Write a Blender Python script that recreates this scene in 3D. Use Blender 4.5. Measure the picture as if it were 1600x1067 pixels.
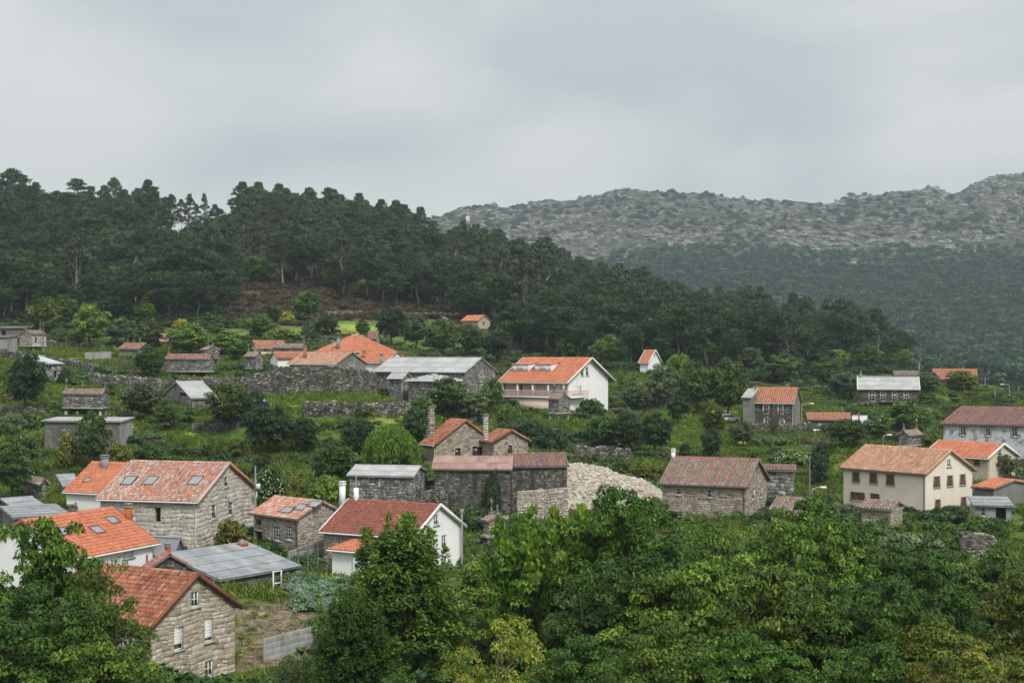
import bpy, math, random
import numpy as np
from mathutils import Vector, Matrix
random.seed(7); rng = np.random.default_rng(7)
scene = bpy.context.scene
COL = scene.collection
for o in list(bpy.data.objects): bpy.data.objects.remove(o)

# ------------------------------------------------------------------ camera, light, exposure
F, HY, CX, CZ = 2222.0, 555.0, 800.0, 30.0        # focal in photo pixels, horizon row, centre column, eye height
cam_d = bpy.data.cameras.new('camera'); cam = bpy.data.objects.new('camera', cam_d); COL.objects.link(cam)
cam.location = (0, 0, CZ); cam.rotation_euler = (math.radians(90), 0, 0)
cam_d.sensor_width = 36; cam_d.lens = 50; cam_d.shift_y = (HY - 533.5) / 1600
cam_d.clip_start = 0.5; cam_d.clip_end = 20000
scene.camera = cam
SUN_EL, SUN_AZ = math.radians(44), math.radians(150)   # azimuth clockwise from +Y (view direction)
world = bpy.data.worlds.new('World'); scene.world = world; world.use_nodes = True
nt = world.node_tree; nt.nodes.clear()
def N(nt, t, **k):
    n = nt.nodes.new(t)
    for a, v in k.items(): setattr(n, a, v)
    return n
out = N(nt, 'ShaderNodeOutputWorld'); mixs = N(nt, 'ShaderNodeMixShader')
sky = N(nt, 'ShaderNodeTexSky', sky_type='NISHITA', sun_disc=False, sun_elevation=SUN_EL, sun_rotation=SUN_AZ)
bg1 = N(nt, 'ShaderNodeBackground'); bg1.inputs[1].default_value = 0.07
bg2 = N(nt, 'ShaderNodeBackground'); bg2.inputs[1].default_value = 1.0
nt.links.new(sky.outputs[0], bg1.inputs[0])
tc = N(nt, 'ShaderNodeTexCoord'); mp = N(nt, 'ShaderNodeMapping'); mp.inputs['Scale'].default_value = (1.6, 1.6, 3.4)
mp.inputs['Location'].default_value = (5.3, 2.1, 0.9)
nz = N(nt, 'ShaderNodeTexNoise'); nz.inputs['Scale'].default_value = 2.6; nz.inputs['Detail'].default_value = 6.0; nz.inputs['Roughness'].default_value = 0.42; nz.inputs['Distortion'].default_value = 0.35
rp = N(nt, 'ShaderNodeValToRGB')
rp.color_ramp.elements[0].position = 0.39; rp.color_ramp.elements[0].color = (0.300, 0.321, 0.332, 1)
rp.color_ramp.elements[1].position = 0.585; rp.color_ramp.elements[1].color = (0.425, 0.427, 0.423, 1)
sep = N(nt, 'ShaderNodeSeparateXYZ'); mr = N(nt, 'ShaderNodeMapRange')
mr.inputs['From Min'].default_value = 0.0; mr.inputs['From Max'].default_value = 1.0; mr.inputs['To Min'].default_value = 0.84; mr.inputs['To Max'].default_value = 3.0
mul = N(nt, 'ShaderNodeVectorMath', operation='SCALE')
nt.links.new(tc.outputs['Generated'], mp.inputs[0]); nt.links.new(mp.outputs[0], nz.inputs[0]); nt.links.new(nz.outputs[0], rp.inputs[0])
pw = N(nt, 'ShaderNodeMath', operation='POWER'); pw.use_clamp = True; pw.inputs[1].default_value = 1.6; cl0 = N(nt, 'ShaderNodeMath', operation='MAXIMUM'); cl0.inputs[1].default_value = 0.0
nt.links.new(tc.outputs['Generated'], sep.inputs[0]); nt.links.new(sep.outputs[2], cl0.inputs[0]); nt.links.new(cl0.outputs[0], pw.inputs[0]); nt.links.new(pw.outputs[0], mr.inputs[0])
nt.links.new(rp.outputs[0], mul.inputs[0]); nt.links.new(mr.outputs[0], mul.inputs['Scale'])
nt.links.new(mul.outputs[0], bg2.inputs[0])
mixs.inputs[0].default_value = 0.93
nt.links.new(bg1.outputs[0], mixs.inputs[1]); nt.links.new(bg2.outputs[0], mixs.inputs[2]); nt.links.new(mixs.outputs[0], out.inputs[0])
sl = bpy.data.lights.new('sun', 'SUN'); sl.energy = 1.5; sl.angle = math.radians(10); sl.color = (1.0, 0.965, 0.91)
so = bpy.data.objects.new('sun', sl); COL.objects.link(so)
sd = Vector((math.sin(SUN_AZ)*math.cos(SUN_EL), math.cos(SUN_AZ)*math.cos(SUN_EL), math.sin(SUN_EL)))
so.rotation_euler = sd.to_track_quat('Z', 'Y').to_euler(); so.location = (0, 0, 200)
scene.view_settings.view_transform = 'Standard'; scene.view_settings.look = 'None'
scene.view_settings.exposure = 0.80; scene.view_settings.gamma = 1.0; scene.view_settings.use_curve_mapping = False
scene.render.engine = 'CYCLES'
HAZE = 0.000125
scene.cycles.max_bounces = 6; scene.cycles.diffuse_bounces = 3; scene.cycles.transparent_max_bounces = 6; scene.cycles.volume_bounces = 1

# ------------------------------------------------------------------ helpers: tagging and meshes
def tag(o, label=None, cat=None, group=None, kind=None):
    if label: o['label'] = label
    if cat: o['category'] = cat
    if group: o['group'] = group
    if kind: o['kind'] = kind
    return o
def empty(name, loc, rz=0.0, parent=None):
    o = bpy.data.objects.new(name, None); COL.objects.link(o); o.location = loc; o.rotation_euler = (0, 0, rz)
    o.empty_display_size = 0.2
    if parent: o.parent = parent
    return o
class MB:
    def __init__(s): s.b = []; s.n = 0
    def add(s, V, Fc, tint=0.5, mi=0):
        V = np.asarray(V, float).reshape(-1, 3); Fc = np.asarray(Fc, int)
        t = np.full(len(Fc), tint, float) if np.isscalar(tint) else np.asarray(tint, float)
        s.b.append((V, Fc + s.n, t, mi)); s.n += len(V)
    def box(s, c, d, tint=0.5, mi=0, rz=0.0, taper=1.0):
        x, y, z = d[0]/2, d[1]/2, d[2]/2
        V = np.array([[-x,-y,-z],[x,-y,-z],[x,y,-z],[-x,y,-z],[-x*taper,-y*taper,z],[x*taper,-y*taper,z],[x*taper,y*taper,z],[-x*taper,y*taper,z]])
        if rz: ca, sa = math.cos(rz), math.sin(rz); V = V @ np.array([[ca, sa, 0],[-sa, ca, 0],[0, 0, 1]])
        s.add(V + np.array(c), BOXF, tint, mi)
    def tube(s, pts, rad, k=6, tint=0.5, mi=0):
        pts = [np.array(p, float) for p in pts]; n = len(pts); V = []
        for i, p in enumerate(pts):
            d = pts[min(i+1, n-1)] - pts[max(i-1, 0)]; d /= (np.linalg.norm(d) + 1e-9)
            a = np.cross(d, [0, 0, 1.0]);
            if np.linalg.norm(a) < 0.05: a = np.cross(d, [1.0, 0, 0])
            a /= np.linalg.norm(a); b = np.cross(d, a)
            for j in range(k):
                t = 2*math.pi*j/k; V.append(p + rad[i]*(math.cos(t)*a + math.sin(t)*b))
        Fc = [[i*k+j, i*k+(j+1) % k, (i+1)*k+(j+1) % k, (i+1)*k+j] for i in range(n-1) for j in range(k)]
        s.add(V, Fc, tint, mi)
        s.add([pts[-1]+rad[-1]*0.0]+[V[(n-1)*k+j] for j in range(k)], [[0, 1+j, 1+(j+1) % k] for j in range(k)], tint, mi)
    def poly(s, P, tint=0.5, mi=0): s.add(P, [list(range(len(P)))], tint, mi)
    def prism(s, P, dvec, tint=0.5, mi=0):
        P = np.asarray(P, float); Q = P + np.asarray(dvec, float); n = len(P)
        s.poly(P, tint, mi); s.poly(Q, tint, mi)
        s.add(np.vstack([P, Q]), [[i, (i+1) % n, n+(i+1) % n, n+i] for i in range(n)], tint, mi)
    def mesh(s, name, mats):
        me = bpy.data.meshes.new(name)
        V = np.vstack([b[0] for b in s.b]) if s.b else np.zeros((0, 3))
        loops = np.concatenate([b[1].ravel() for b in s.b]); tot = np.concatenate([np.full(len(b[1]), b[1].shape[1]) for b in s.b])
        st = np.concatenate([[0], np.cumsum(tot)[:-1]])
        me.vertices.add(len(V)); me.vertices.foreach_set('co', V.ravel())
        me.loops.add(len(loops)); me.loops.foreach_set('vertex_index', loops.astype(np.int32))
        me.polygons.add(len(tot)); me.polygons.foreach_set('loop_start', st.astype(np.int32)); me.polygons.foreach_set('loop_total', tot.astype(np.int32))
        me.polygons.foreach_set('material_index', np.concatenate([np.full(len(b[1]), b[3]) for b in s.b]).astype(np.int32))
        for m in (mats if isinstance(mats, (list, tuple)) else [mats]): me.materials.append(m)
        at = me.attributes.new('tint', 'FLOAT', 'FACE'); at.data.foreach_set('value', np.concatenate([b[2] for b in s.b]).astype(np.float32))
        me.update(calc_edges=True); return me
    def obj(s, name, mats, parent=None, loc=None):
        o = bpy.data.objects.new(name, s.mesh(name, mats)); COL.objects.link(o)
        if parent: o.parent = parent
        if loc is not None: o.location = loc
        return o
BOXF = [[0,3,2,1],[4,5,6,7],[0,1,5,4],[1,2,6,5],[2,3,7,6],[3,0,4,7]]
def vhash(ix, iy, seed):
    h = (ix*374761393 + iy*668265263 + seed*1274126177) & 0x7fffffff
    h = ((h ^ (h >> 13)) * 1274126177) & 0x7fffffff
    return ((h ^ (h >> 16)) & 0xffff) / 65535.0
def vnoise(x, y, seed=0):
    x = np.asarray(x, float); y = np.asarray(y, float); ix = np.floor(x).astype(np.int64); iy = np.floor(y).astype(np.int64)
    fx = x-ix; fy = y-iy; fx = fx*fx*(3-2*fx); fy = fy*fy*(3-2*fy)
    a = vhash(ix, iy, seed); b = vhash(ix+1, iy, seed); c = vhash(ix, iy+1, seed); d = vhash(ix+1, iy+1, seed)
    return (a*(1-fx)+b*fx)*(1-fy) + (c*(1-fx)+d*fx)*fy
def fbm(x, y, o=5, seed=0, g=0.5):
    s = 0; a = 1; t = 0
    for i in range(o): s = s + a*vnoise(x, y, seed+i); t += a; a *= g; x = x*2.03+5.1; y = y*2.03-3.7
    return s/t

# ------------------------------------------------------------------ materials
def ramp(nt, cols, pos=None):
    r = N(nt, 'ShaderNodeValToRGB'); e = r.color_ramp.elements
    pos = pos or [i/(len(cols)-1) for i in range(len(cols))]
    e[0].position = pos[0]; e[0].color = (*cols[0], 1); e[1].position = pos[-1]; e[1].color = (*cols[-1], 1)
    for p, c in list(zip(pos, cols))[1:-1]:
        k = e.new(p); k.color = (*c, 1)
    return r
def noise(nt, co, scale, detail=4, rough=0.6):
    n = N(nt, 'ShaderNodeTexNoise'); n.inputs['Scale'].default_value = scale; n.inputs['Detail'].default_value = detail; n.inputs['Roughness'].default_value = rough
    nt.links.new(co, n.inputs[0]); return n
def mix(nt, mode, fac, a, b):
    m = N(nt, 'ShaderNodeMix', data_type='RGBA', blend_type=mode)
    for s, v in ((m.inputs[0], fac), (m.inputs[6], a), (m.inputs[7], b)):
        if isinstance(v, (int, float)): s.default_value = v
        elif isinstance(v, tuple): s.default_value = (*v, 1)
        else: nt.links.new(v, s)
    return m.outputs[2]
def mat(name, cols, ns=3.0, var=0.35, rough=0.9, bump=0.3, bs=None, stain=None, stain_s=0.6, stain_r=(0.5, 0.7), streak=False, spec=0.3, metal=0.0, bdist=0.03):
    m = bpy.data.materials.new(name); m.use_nodes = True; nt = m.node_tree; b = nt.nodes['Principled BSDF']
    tc = N(nt, 'ShaderNodeTexCoord'); at = N(nt, 'ShaderNodeAttribute'); at.attribute_name = 'tint'
    r = ramp(nt, cols); nt.links.new(at.outputs['Fac'], r.inputs[0]); c = r.outputs[0]
    n1 = noise(nt, tc.outputs['Object'], ns, 6, 0.65); r1 = ramp(nt, [(1-var,)*3, (1+var*0.35,)*3], [0.3, 0.7]); nt.links.new(n1.outputs[0], r1.inputs[0])
    c = mix(nt, 'MULTIPLY', 1.0, c, r1.outputs[0])
    if stain:
        co = tc.outputs['Object']
        if streak:
            mp = N(nt, 'ShaderNodeMapping'); mp.inputs['Scale'].default_value = (1, 1, 0.22); nt.links.new(co, mp.inputs[0]); co = mp.outputs[0]
        n2 = noise(nt, co, stain_s, 8, 0.72); r2 = ramp(nt, [(0, 0, 0), (1, 1, 1)], list(stain_r)); nt.links.new(n2.outputs[0], r2.inputs[0])
        c = mix(nt, 'MIX', r2.outputs[0], c, stain)
    nt.links.new(c, b.inputs['Base Color']); b.inputs['Roughness'].default_value = rough; b.inputs['Specular IOR Level'].default_value = spec; b.inputs['Metallic'].default_value = metal
    if bump:
        n3 = noise(nt, tc.outputs['Object'], bs or ns*4, 5, 0.7); bp = N(nt, 'ShaderNodeBump'); bp.inputs['Strength'].default_value = bump; bp.inputs['Distance'].default_value = bdist
        nt.links.new(n3.outputs[0], bp.inputs['Height']); nt.links.new(bp.outputs[0], b.inputs['Normal'])
    return m
def leafmat(name, c0, c1, c2, trans=0.22, gloss=0.12):
    m = bpy.data.materials.new(name); m.use_nodes = True; nt = m.node_tree; b = nt.nodes['Principled BSDF']; o = nt.nodes['Material Output']
    at = N(nt, 'ShaderNodeAttribute'); at.attribute_name = 'tint'; oi = N(nt, 'ShaderNodeObjectInfo')
    r = ramp(nt, [c0, c1, c2], [0.0, 0.6, 1.0]); nt.links.new(at.outputs['Fac'], r.inputs[0])
    hs = N(nt, 'ShaderNodeHueSaturation'); a1 = N(nt, 'ShaderNodeMapRange'); a1.inputs['To Min'].default_value = 0.466; a1.inputs['To Max'].default_value = 0.500
    a2 = N(nt, 'ShaderNodeMapRange'); a2.inputs['To Min'].default_value = 0.72; a2.inputs['To Max'].default_value = 1.25
    mu = N(nt, 'ShaderNodeMath', operation='MULTIPLY'); mu.inputs[1].default_value = 7.31; fr = N(nt, 'ShaderNodeMath', operation='FRACT')
    nt.links.new(oi.outputs['Random'], a1.inputs[0]); nt.links.new(oi.outputs['Random'], mu.inputs[0]); nt.links.new(mu.outputs[0], fr.inputs[0]); nt.links.new(fr.outputs[0], a2.inputs[0])
    nt.links.new(a1.outputs[0], hs.inputs['Hue']); nt.links.new(a2.outputs[0], hs.inputs['Value']); nt.links.new(r.outputs[0], hs.inputs['Color'])
    b.inputs['Roughness'].default_value = 0.6; b.inputs['Specular IOR Level'].default_value = gloss*1.1
    nt.links.new(hs.outputs[0], b.inputs['Base Color'])
    tr = N(nt, 'ShaderNodeBsdfTranslucent'); nt.links.new(hs.outputs[0], tr.inputs[0])
    ms = N(nt, 'ShaderNodeMixShader'); ms.inputs[0].default_value = trans
    nt.links.new(b.outputs[0], ms.inputs[1]); nt.links.new(tr.outputs[0], ms.inputs[2]); nt.links.new(ms.outputs[0], o.inputs[0])
    return m
M = {}
M['stone_tan'] = mat('stone_tan', [(0.30,0.24,0.17),(0.48,0.42,0.325),(0.60,0.55,0.45)], 5, 0.3, stain=(0.22,0.19,0.15), stain_s=0.9, stain_r=(0.58,0.8))
M['stone_pale'] = mat('stone_pale', [(0.36,0.315,0.26),(0.52,0.475,0.405),(0.62,0.59,0.53)], 5, 0.3, stain=(0.20,0.19,0.17), stain_s=0.8, stain_r=(0.58,0.78))
M['stone_grey'] = mat('stone_grey', [(0.10,0.095,0.085),(0.23,0.22,0.20),(0.46,0.445,0.42)], 6, 0.5, stain=(0.05,0.05,0.045), stain_s=1.2, stain_r=(0.5,0.7))
M['stone_dark'] = mat('stone_dark', [(0.05,0.048,0.042),(0.13,0.125,0.11),(0.30,0.285,0.26)], 5, 0.5, stain=(0.028,0.03,0.024), stain_s=0.7, stain_r=(0.45,0.65), streak=True)
M['stone_brown'] = mat('stone_brown', [(0.20,0.16,0.12),(0.36,0.305,0.235),(0.49,0.435,0.355)], 5, 0.4, stain=(0.07,0.06,0.05), stain_s=1.0, stain_r=(0.52,0.72))
M['mortar'] = mat('mortar', [(0.36,0.32,0.26)]*2, 3, 0.35)
M['mortar_dark'] = mat('mortar_dark', [(0.09,0.085,0.072)]*2, 3, 0.5, stain=(0.03,0.035,0.025), stain_s=0.8)
M['mortar_pale'] = mat('mortar_pale', [(0.44,0.405,0.35)]*2, 3, 0.35)
M['white'] = mat('white_plaster', [(0.80,0.80,0.78)]*2, 0.8, 0.07, stain=(0.50,0.50,0.46), stain_s=0.55, stain_r=(0.60,0.80), streak=True, bump=0.08)
M['cream'] = mat('cream_plaster', [(0.72,0.66,0.54)]*2, 0.8, 0.08, stain=(0.55,0.49,0.38), stain_s=0.5, stain_r=(0.60,0.82), streak=True, bump=0.08)
M['beige'] = mat('beige_plaster', [(0.60,0.52,0.38)]*2, 0.8, 0.12, stain=(0.40,0.35,0.26), stain_s=0.5, stain_r=(0.56,0.8), streak=True, bump=0.08)
M['pink'] = mat('pink_plaster', [(0.66,0.50,0.42)]*2, 0.8, 0.10, bump=0.05)
M['peel'] = mat('peeling_whitewash', [(0.52,0.54,0.55)]*2, 1.2, 0.2, stain=(0.17,0.18,0.18), stain_s=0.9, stain_r=(0.50,0.60), bump=0.15)
M['render_grey'] = mat('grey_render', [(0.20,0.20,0.185)]*2, 0.7, 0.3, stain=(0.11,0.11,0.10), stain_s=0.5, stain_r=(0.48,0.7), streak=True, bump=0.1)
M['concrete'] = mat('concrete', [(0.26,0.26,0.25),(0.33,0.33,0.315)], 1.5, 0.3, stain=(0.13,0.13,0.12), stain_s=0.8, stain_r=(0.5,0.72), streak=True, bump=0.15)
M['block'] = mat('concrete_block', [(0.17,0.165,0.15),(0.26,0.25,0.235)], 2, 0.4, stain=(0.07,0.07,0.06), stain_s=0.6, stain_r=(0.42,0.65), streak=True)
M['tile_orange'] = mat('orange_tile', [(0.43,0.135,0.068),(0.51,0.18,0.095),(0.57,0.235,0.135)], 1.2, 0.2, rough=0.8, stain=(0.35,0.13,0.075), stain_s=0.5, stain_r=(0.5,0.75), bump=0.1)
M['tile_old'] = mat('aged_orange_tile', [(0.17,0.065,0.042),(0.35,0.125,0.066),(0.48,0.235,0.145)], 2.0, 0.4, rough=0.85, stain=(0.13,0.07,0.05), stain_s=1.0, stain_r=(0.5,0.72))
M['tile_mix'] = mat('mixed_pink_tile', [(0.20,0.15,0.13),(0.47,0.33,0.27),(0.50,0.17,0.10),(0.56,0.45,0.39),(0.36,0.22,0.18)], 3.0, 0.3, rough=0.85, stain=(0.24,0.19,0.165), stain_s=1.2, stain_r=(0.52,0.75))
M['tile_brown'] = mat('brown_red_tile', [(0.20,0.062,0.040),(0.26,0.085,0.055),(0.32,0.115,0.075)], 1.5, 0.25, rough=0.7, stain=(0.17,0.07,0.05), stain_s=0.7, stain_r=(0.55,0.78), bump=0.1)
M['tile_cream'] = mat('buff_orange_tile', [(0.33,0.17,0.105),(0.45,0.25,0.165),(0.53,0.33,0.225)], 1.5, 0.3, rough=0.85, stain=(0.28,0.16,0.10), stain_s=0.9, stain_r=(0.5,0.75))
M['tile_weather'] = mat('weathered_brown_tile', [(0.17,0.12,0.095),(0.28,0.20,0.16),(0.40,0.31,0.255)], 2.0, 0.4, rough=0.9, stain=(0.19,0.15,0.12), stain_s=0.8, stain_r=(0.5,0.72))
M['tile_maroon'] = mat('faded_maroon_tile', [(0.20,0.09,0.07),(0.31,0.155,0.12),(0.40,0.24,0.195)], 2.0, 0.4, rough=0.9, stain=(0.17,0.10,0.085), stain_s=0.9, stain_r=(0.5,0.72))
M['corr_grey'] = mat('grey_fibre_sheet', [(0.22,0.235,0.245),(0.29,0.305,0.31)], 0.8, 0.3, rough=0.8, stain=(0.13,0.13,0.12), stain_s=0.6, stain_r=(0.5,0.75), bump=0.1)
M['corr_light'] = mat('light_fibre_sheet', [(0.33,0.335,0.325),(0.41,0.415,0.405)], 0.8, 0.2, rough=0.75, stain=(0.24,0.24,0.23), stain_s=0.6, stain_r=(0.5,0.8), bump=0.08)
M['corr_blue'] = mat('blue_grey_sheet', [(0.40,0.44,0.48),(0.48,0.52,0.56)], 0.8, 0.15, rough=0.6, stain=(0.3,0.32,0.34), stain_s=0.6, stain_r=(0.5,0.8), bump=0.05)
M['corr_pink'] = mat('pink_fibre_sheet', [(0.27,0.165,0.135),(0.36,0.235,0.195)], 0.8, 0.3, rough=0.85, stain=(0.26,0.17,0.14), stain_s=0.7, stain_r=(0.5,0.75), bump=0.1)
M['orange_brick'] = mat('orange_brick', [(0.46,0.13,0.055)]*2, 2, 0.3)
M['red_paint'] = mat('red_waterproof_paint', [(0.42,0.06,0.04)]*2, 2, 0.3)
M['red_strip'] = mat('red_ridge_mortar', [(0.38,0.10,0.07)]*2, 2, 0.3)
M['frame_white'] = mat('white_window_paint', [(0.80,0.80,0.79)]*2, 2, 0.05, rough=0.5, bump=0)
M['frame_brown'] = mat('brown_shutter', [(0.13,0.055,0.033),(0.19,0.085,0.05)], 3, 0.2, rough=0.6, bump=0.05)
M['frame_tan'] = mat('varnished_wood', [(0.16,0.085,0.045)]*2, 3, 0.3, rough=0.6)
M['trim_stone'] = mat('dressed_stone', [(0.36,0.34,0.30),(0.44,0.42,0.37)], 4, 0.25)
M['gutter'] = mat('white_gutter', [(0.70,0.70,0.68)]*2, 2, 0.1, rough=0.5, bump=0)
M['gutter_dark'] = mat('dark_gutter', [(0.10,0.07,0.055)]*2, 2, 0.1, rough=0.5, bump=0)
M['metal'] = mat('galvanised_metal', [(0.45,0.46,0.47)]*2, 2, 0.15, rough=0.45, bump=0, metal=0.6)
M['wood_grey'] = mat('weathered_wood', [(0.14,0.125,0.105),(0.22,0.20,0.17)], 3, 0.35)
M['dark'] = mat('dark_interior', [(0.015,0.015,0.016)]*2, 2, 0.2, bump=0)
M['bark'] = mat('grey_bark', [(0.10,0.085,0.068),(0.16,0.14,0.115)], 3, 0.4, bs=12)
M['bark_pale'] = mat('pale_bark', [(0.24,0.225,0.19),(0.34,0.32,0.28)], 1.5, 0.4, stain=(0.13,0.105,0.08), stain_s=1.0, stain_r=(0.45,0.7), streak=True)
M['bark_dark'] = mat('dark_bark', [(0.055,0.045,0.036),(0.09,0.075,0.06)], 3, 0.4)
M['rock'] = mat('granite', [(0.10,0.095,0.085),(0.20,0.19,0.17),(0.31,0.295,0.27)], 0.35, 0.45, stain=(0.10,0.105,0.085), stain_s=0.15, stain_r=(0.52,0.68), bump=0.6, bs=0.6, bdist=0.6)
M['rubble'] = mat('pale_rubble', [(0.36,0.31,0.25),(0.48,0.43,0.355),(0.58,0.53,0.45)], 2, 0.4)
M['glass'] = mat('window_glass', [(0.025,0.03,0.034)]*2, 1, 0.1, rough=0.08, bump=0, spec=0.8)
M['sky_glass'] = mat('skylight_glass', [(0.20,0.22,0.23)]*2, 1, 0.1, rough=0.06, bump=0, spec=1.0)  # pale base colour has a bright sky reflection put into it
M['blue'] = mat('blue_plastic', [(0.05,0.13,0.30)]*2, 2, 0.1, rough=0.5, bump=0)
M['tarp'] = mat('white_tarpaulin', [(0.66,0.67,0.68)]*2, 2, 0.15, rough=0.5, bump=0.2)
M['gorse'] = leafmat('gorse_flower', (0.08,0.14,0.02), (0.38,0.42,0.03), (0.56,0.58,0.05))
M['fruit'] = mat('yellow_fruit', [(0.65,0.42,0.04)]*2, 2, 0.1, rough=0.5, bump=0)
M['blossom'] = mat('white_blossom', [(0.72,0.72,0.62)]*2, 2, 0.1, rough=0.7, bump=0)
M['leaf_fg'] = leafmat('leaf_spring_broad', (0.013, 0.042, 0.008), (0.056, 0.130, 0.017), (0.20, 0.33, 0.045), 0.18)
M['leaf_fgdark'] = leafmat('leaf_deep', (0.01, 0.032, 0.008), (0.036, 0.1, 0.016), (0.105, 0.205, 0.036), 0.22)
M['leaf_olive'] = leafmat('leaf_olive', (0.022, 0.038, 0.007), (0.095, 0.135, 0.018), (0.26, 0.24, 0.045), 0.25)
M['leaf_cherry'] = leafmat('leaf_bright', (0.035, 0.09, 0.01), (0.115, 0.24, 0.025), (0.22, 0.36, 0.055), 0.35)
M['leaf_yellow'] = leafmat('leaf_yellowing', (0.04,0.08,0.012), (0.11,0.17,0.025), (0.33,0.34,0.05), 0.3)
M['leaf_mid'] = leafmat('leaf_mid', (0.018, 0.05, 0.011), (0.058, 0.13, 0.025), (0.14, 0.23, 0.05))
M['leaf_dark'] = leafmat('leaf_dark', (0.009, 0.028, 0.01), (0.028, 0.070, 0.020), (0.075, 0.140, 0.038))
M['leaf_bright'] = leafmat('leaf_lime', (0.035, 0.085, 0.01), (0.105, 0.21, 0.026), (0.2, 0.31, 0.055))
M['leaf_greygreen'] = leafmat('leaf_greygreen', (0.032, 0.06, 0.026), (0.088, 0.145, 0.058), (0.18, 0.245, 0.115))
M['leaf_pine'] = leafmat('needle_pine', (0.011, 0.03, 0.013), (0.030, 0.066, 0.025), (0.085, 0.146, 0.054), 0.12, 0.08)
M['leaf_euc'] = leafmat('leaf_eucalyptus', (0.014, 0.03, 0.016), (0.044, 0.074, 0.031), (0.105, 0.145, 0.06), 0.12, 0.2)
M['leaf_far'] = leafmat('leaf_far', (0.012, 0.03, 0.017), (0.028, 0.062, 0.030), (0.100, 0.155, 0.075), 0.1, 0.05)
M['leaf_bare'] = leafmat('twiggy', (0.05,0.045,0.035), (0.10,0.085,0.065), (0.16,0.14,0.11), 0.1, 0.02)
M['leaf_bracken'] = leafmat('bracken', (0.040,0.036,0.022), (0.095,0.075,0.045), (0.15,0.12,0.075), 0.15, 0.02)
M['leaf_grass'] = leafmat('grass_blades', (0.045, 0.09, 0.012), (0.115, 0.195, 0.03), (0.22, 0.29, 0.06), 0.25, 0.03)
M['leaf_kale'] = leafmat('kale_leaf', (0.06, 0.13, 0.07), (0.13, 0.24, 0.14), (0.27, 0.38, 0.26), 0.15, 0.1)
M['leaf_ivy'] = leafmat('ivy_leaf', (0.010,0.028,0.012), (0.026,0.066,0.024), (0.055,0.11,0.035), 0.15, 0.2)

# ------------------------------------------------------------------ house specs (photo pixels + distance), needed by the terrain too
# each: C px, eave py at C, ridge py at the apex of the seen gable, base py at C, D, alpha deg, left px, right px, ridge axis
H = []
def hs(**k): H.append(k); return k
W3 = dict
hs(n='stone_house', lb='nearest stone house with tan rubble gable, white shutters and aged orange roof', C=238, D=82, al=30, l=70, r=367, ev=978, rg=896, bs=1085, rx='X', wall='stone_tan', mort='mortar', roof='tile_old', st='ind', stf='RL', sc=(0.22, 0.40), sw=(0.25, 0.80), gut='gutter_dark', trim='tile_old',
   win=[('R',299,924,311,948,'w22'),('R',272,978,286.5,1015,'sh'),('R',320,966.5,333,1002,'sh'),('R',272,1046,283,1068,'w22'),('R',321,1032,333,1056,'w22')])
hs(n='white_house', lb='white house with bright orange roof and three skylights behind the oak', C=108, D=100, al=24, l=-32, r=240, ev=874, rg=813, bs=962, rx='Y', wall='white', roof='tile_orange', gut='gutter', trim='tile_brown',
   win=[('R',192,858,209,871,'sh'),('L',36,828,46,846,'sh'),('R',228,866,231,900,'pipe')], sky=[(97,832),(151,829),(175,814)], chim=[(201,812,11,20,'orange_brick',None)], ss=(1.1,0.9))
hs(n='stone_house', lb='large pale stone house with mottled pink tile roof and three skylights', C=308, D=128, al=15, l=157, r=398, ev=784, rg=723, bs=862, rx='X', wall='stone_pale', mort='mortar_pale', roof='tile_mix', st='ind', stf='LR', sc=(0.30,0.46), sw=(0.3,0.95), gut='gutter', trim='tile_mix', cw=0.26,
   win=[('L',242,793,251,815,'open'),('R',350.6,744,357,760.5,'w12'),('R',331,788,338.3,810.5,'w12'),('R',357,784,364.5,805,'w12')], sky=[(202,752),(236,752),(306,752)], ss=(1.15,1.5), dish=(394,772))
hs(n='white_house', lb='small white house with plain orange roof behind the large pale stone house', C=192, D=144, al=24, l=104, r=240, ev=773, rg=725, bs=812, rx='X', wall='white', roof='tile_orange', gut='gutter', Wm=8.4, win=[('L',116,785,120,796,'w12')], sky=[(137,751)], ss=(0.9,0.7), chim=[(164,730,11,15,'concrete','cap')])
hs(n='stone_hut', lb='tiny stone hut with slab roof left of the small white house', C=66, D=150, al=50, l=37, r=72, ev=757, rg=748, bs=778, rx='X', wall='stone_grey', mort='mortar_dark', roof='tile_weather', st='stuff', sc=(0.2,0.3), sw=(0.3,0.7), win=[])
hs(n='shed', lb='low pale grey sheet roofed shed at the left edge above the orange roof', C=40, D=133, al=48, l=-30, r=84, ev=806, rg=779, bs=835, rx='Y', wall='stone_dark', mort='mortar_dark', roof='corr_grey', st='stuff', sc=(0.2,0.36), sw=(0.25,0.75), win=[])
hs(n='shed', lb='long flat grey roofed shed in front of the pale grey shed', C=24, D=122, al=62, l=4, r=107, ev=808, rg=796, bs=850, rx='shedR', wall='wood_grey', roof='corr_grey', win=[])
hs(n='shed', lb='small grey sheet roofed shed beside the small white house', C=100, D=158, al=50, l=92, r=122, ev=760, rg=744, bs=785, rx='shedR', wall='stone_dark', mort='mortar_dark', roof='corr_grey', win=[])
hs(n='corrugated_shed', lb='wide low shed with grey corrugated roof next to the bare field', C=341, D=110, al=36, l=262, r=465, ev=905, rg=866, bs=945, rx='shedR', wall='block', roof='corr_grey', corr=0.22, st='stuff', stm='block', sc=(0.2,0.2), sw=(0.4,0.4), reg=True, flat=0.13, stf='LR', mort='mortar_dark', win=[('L',328,905,336,925,'door_w')], chim=[(378,852,8,9,'concrete','redbase'),(262,868,8,14,'red_paint',None)])
hs(n='corrugated_shed', lb='small steep shed roof of grey corrugated sheets below the large stone house', C=272, D=120, al=22, l=236, r=285, ev=868, rg=840, bs=892, rx='X', wall='block', roof='corr_grey', corr=0.25, win=[])
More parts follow.
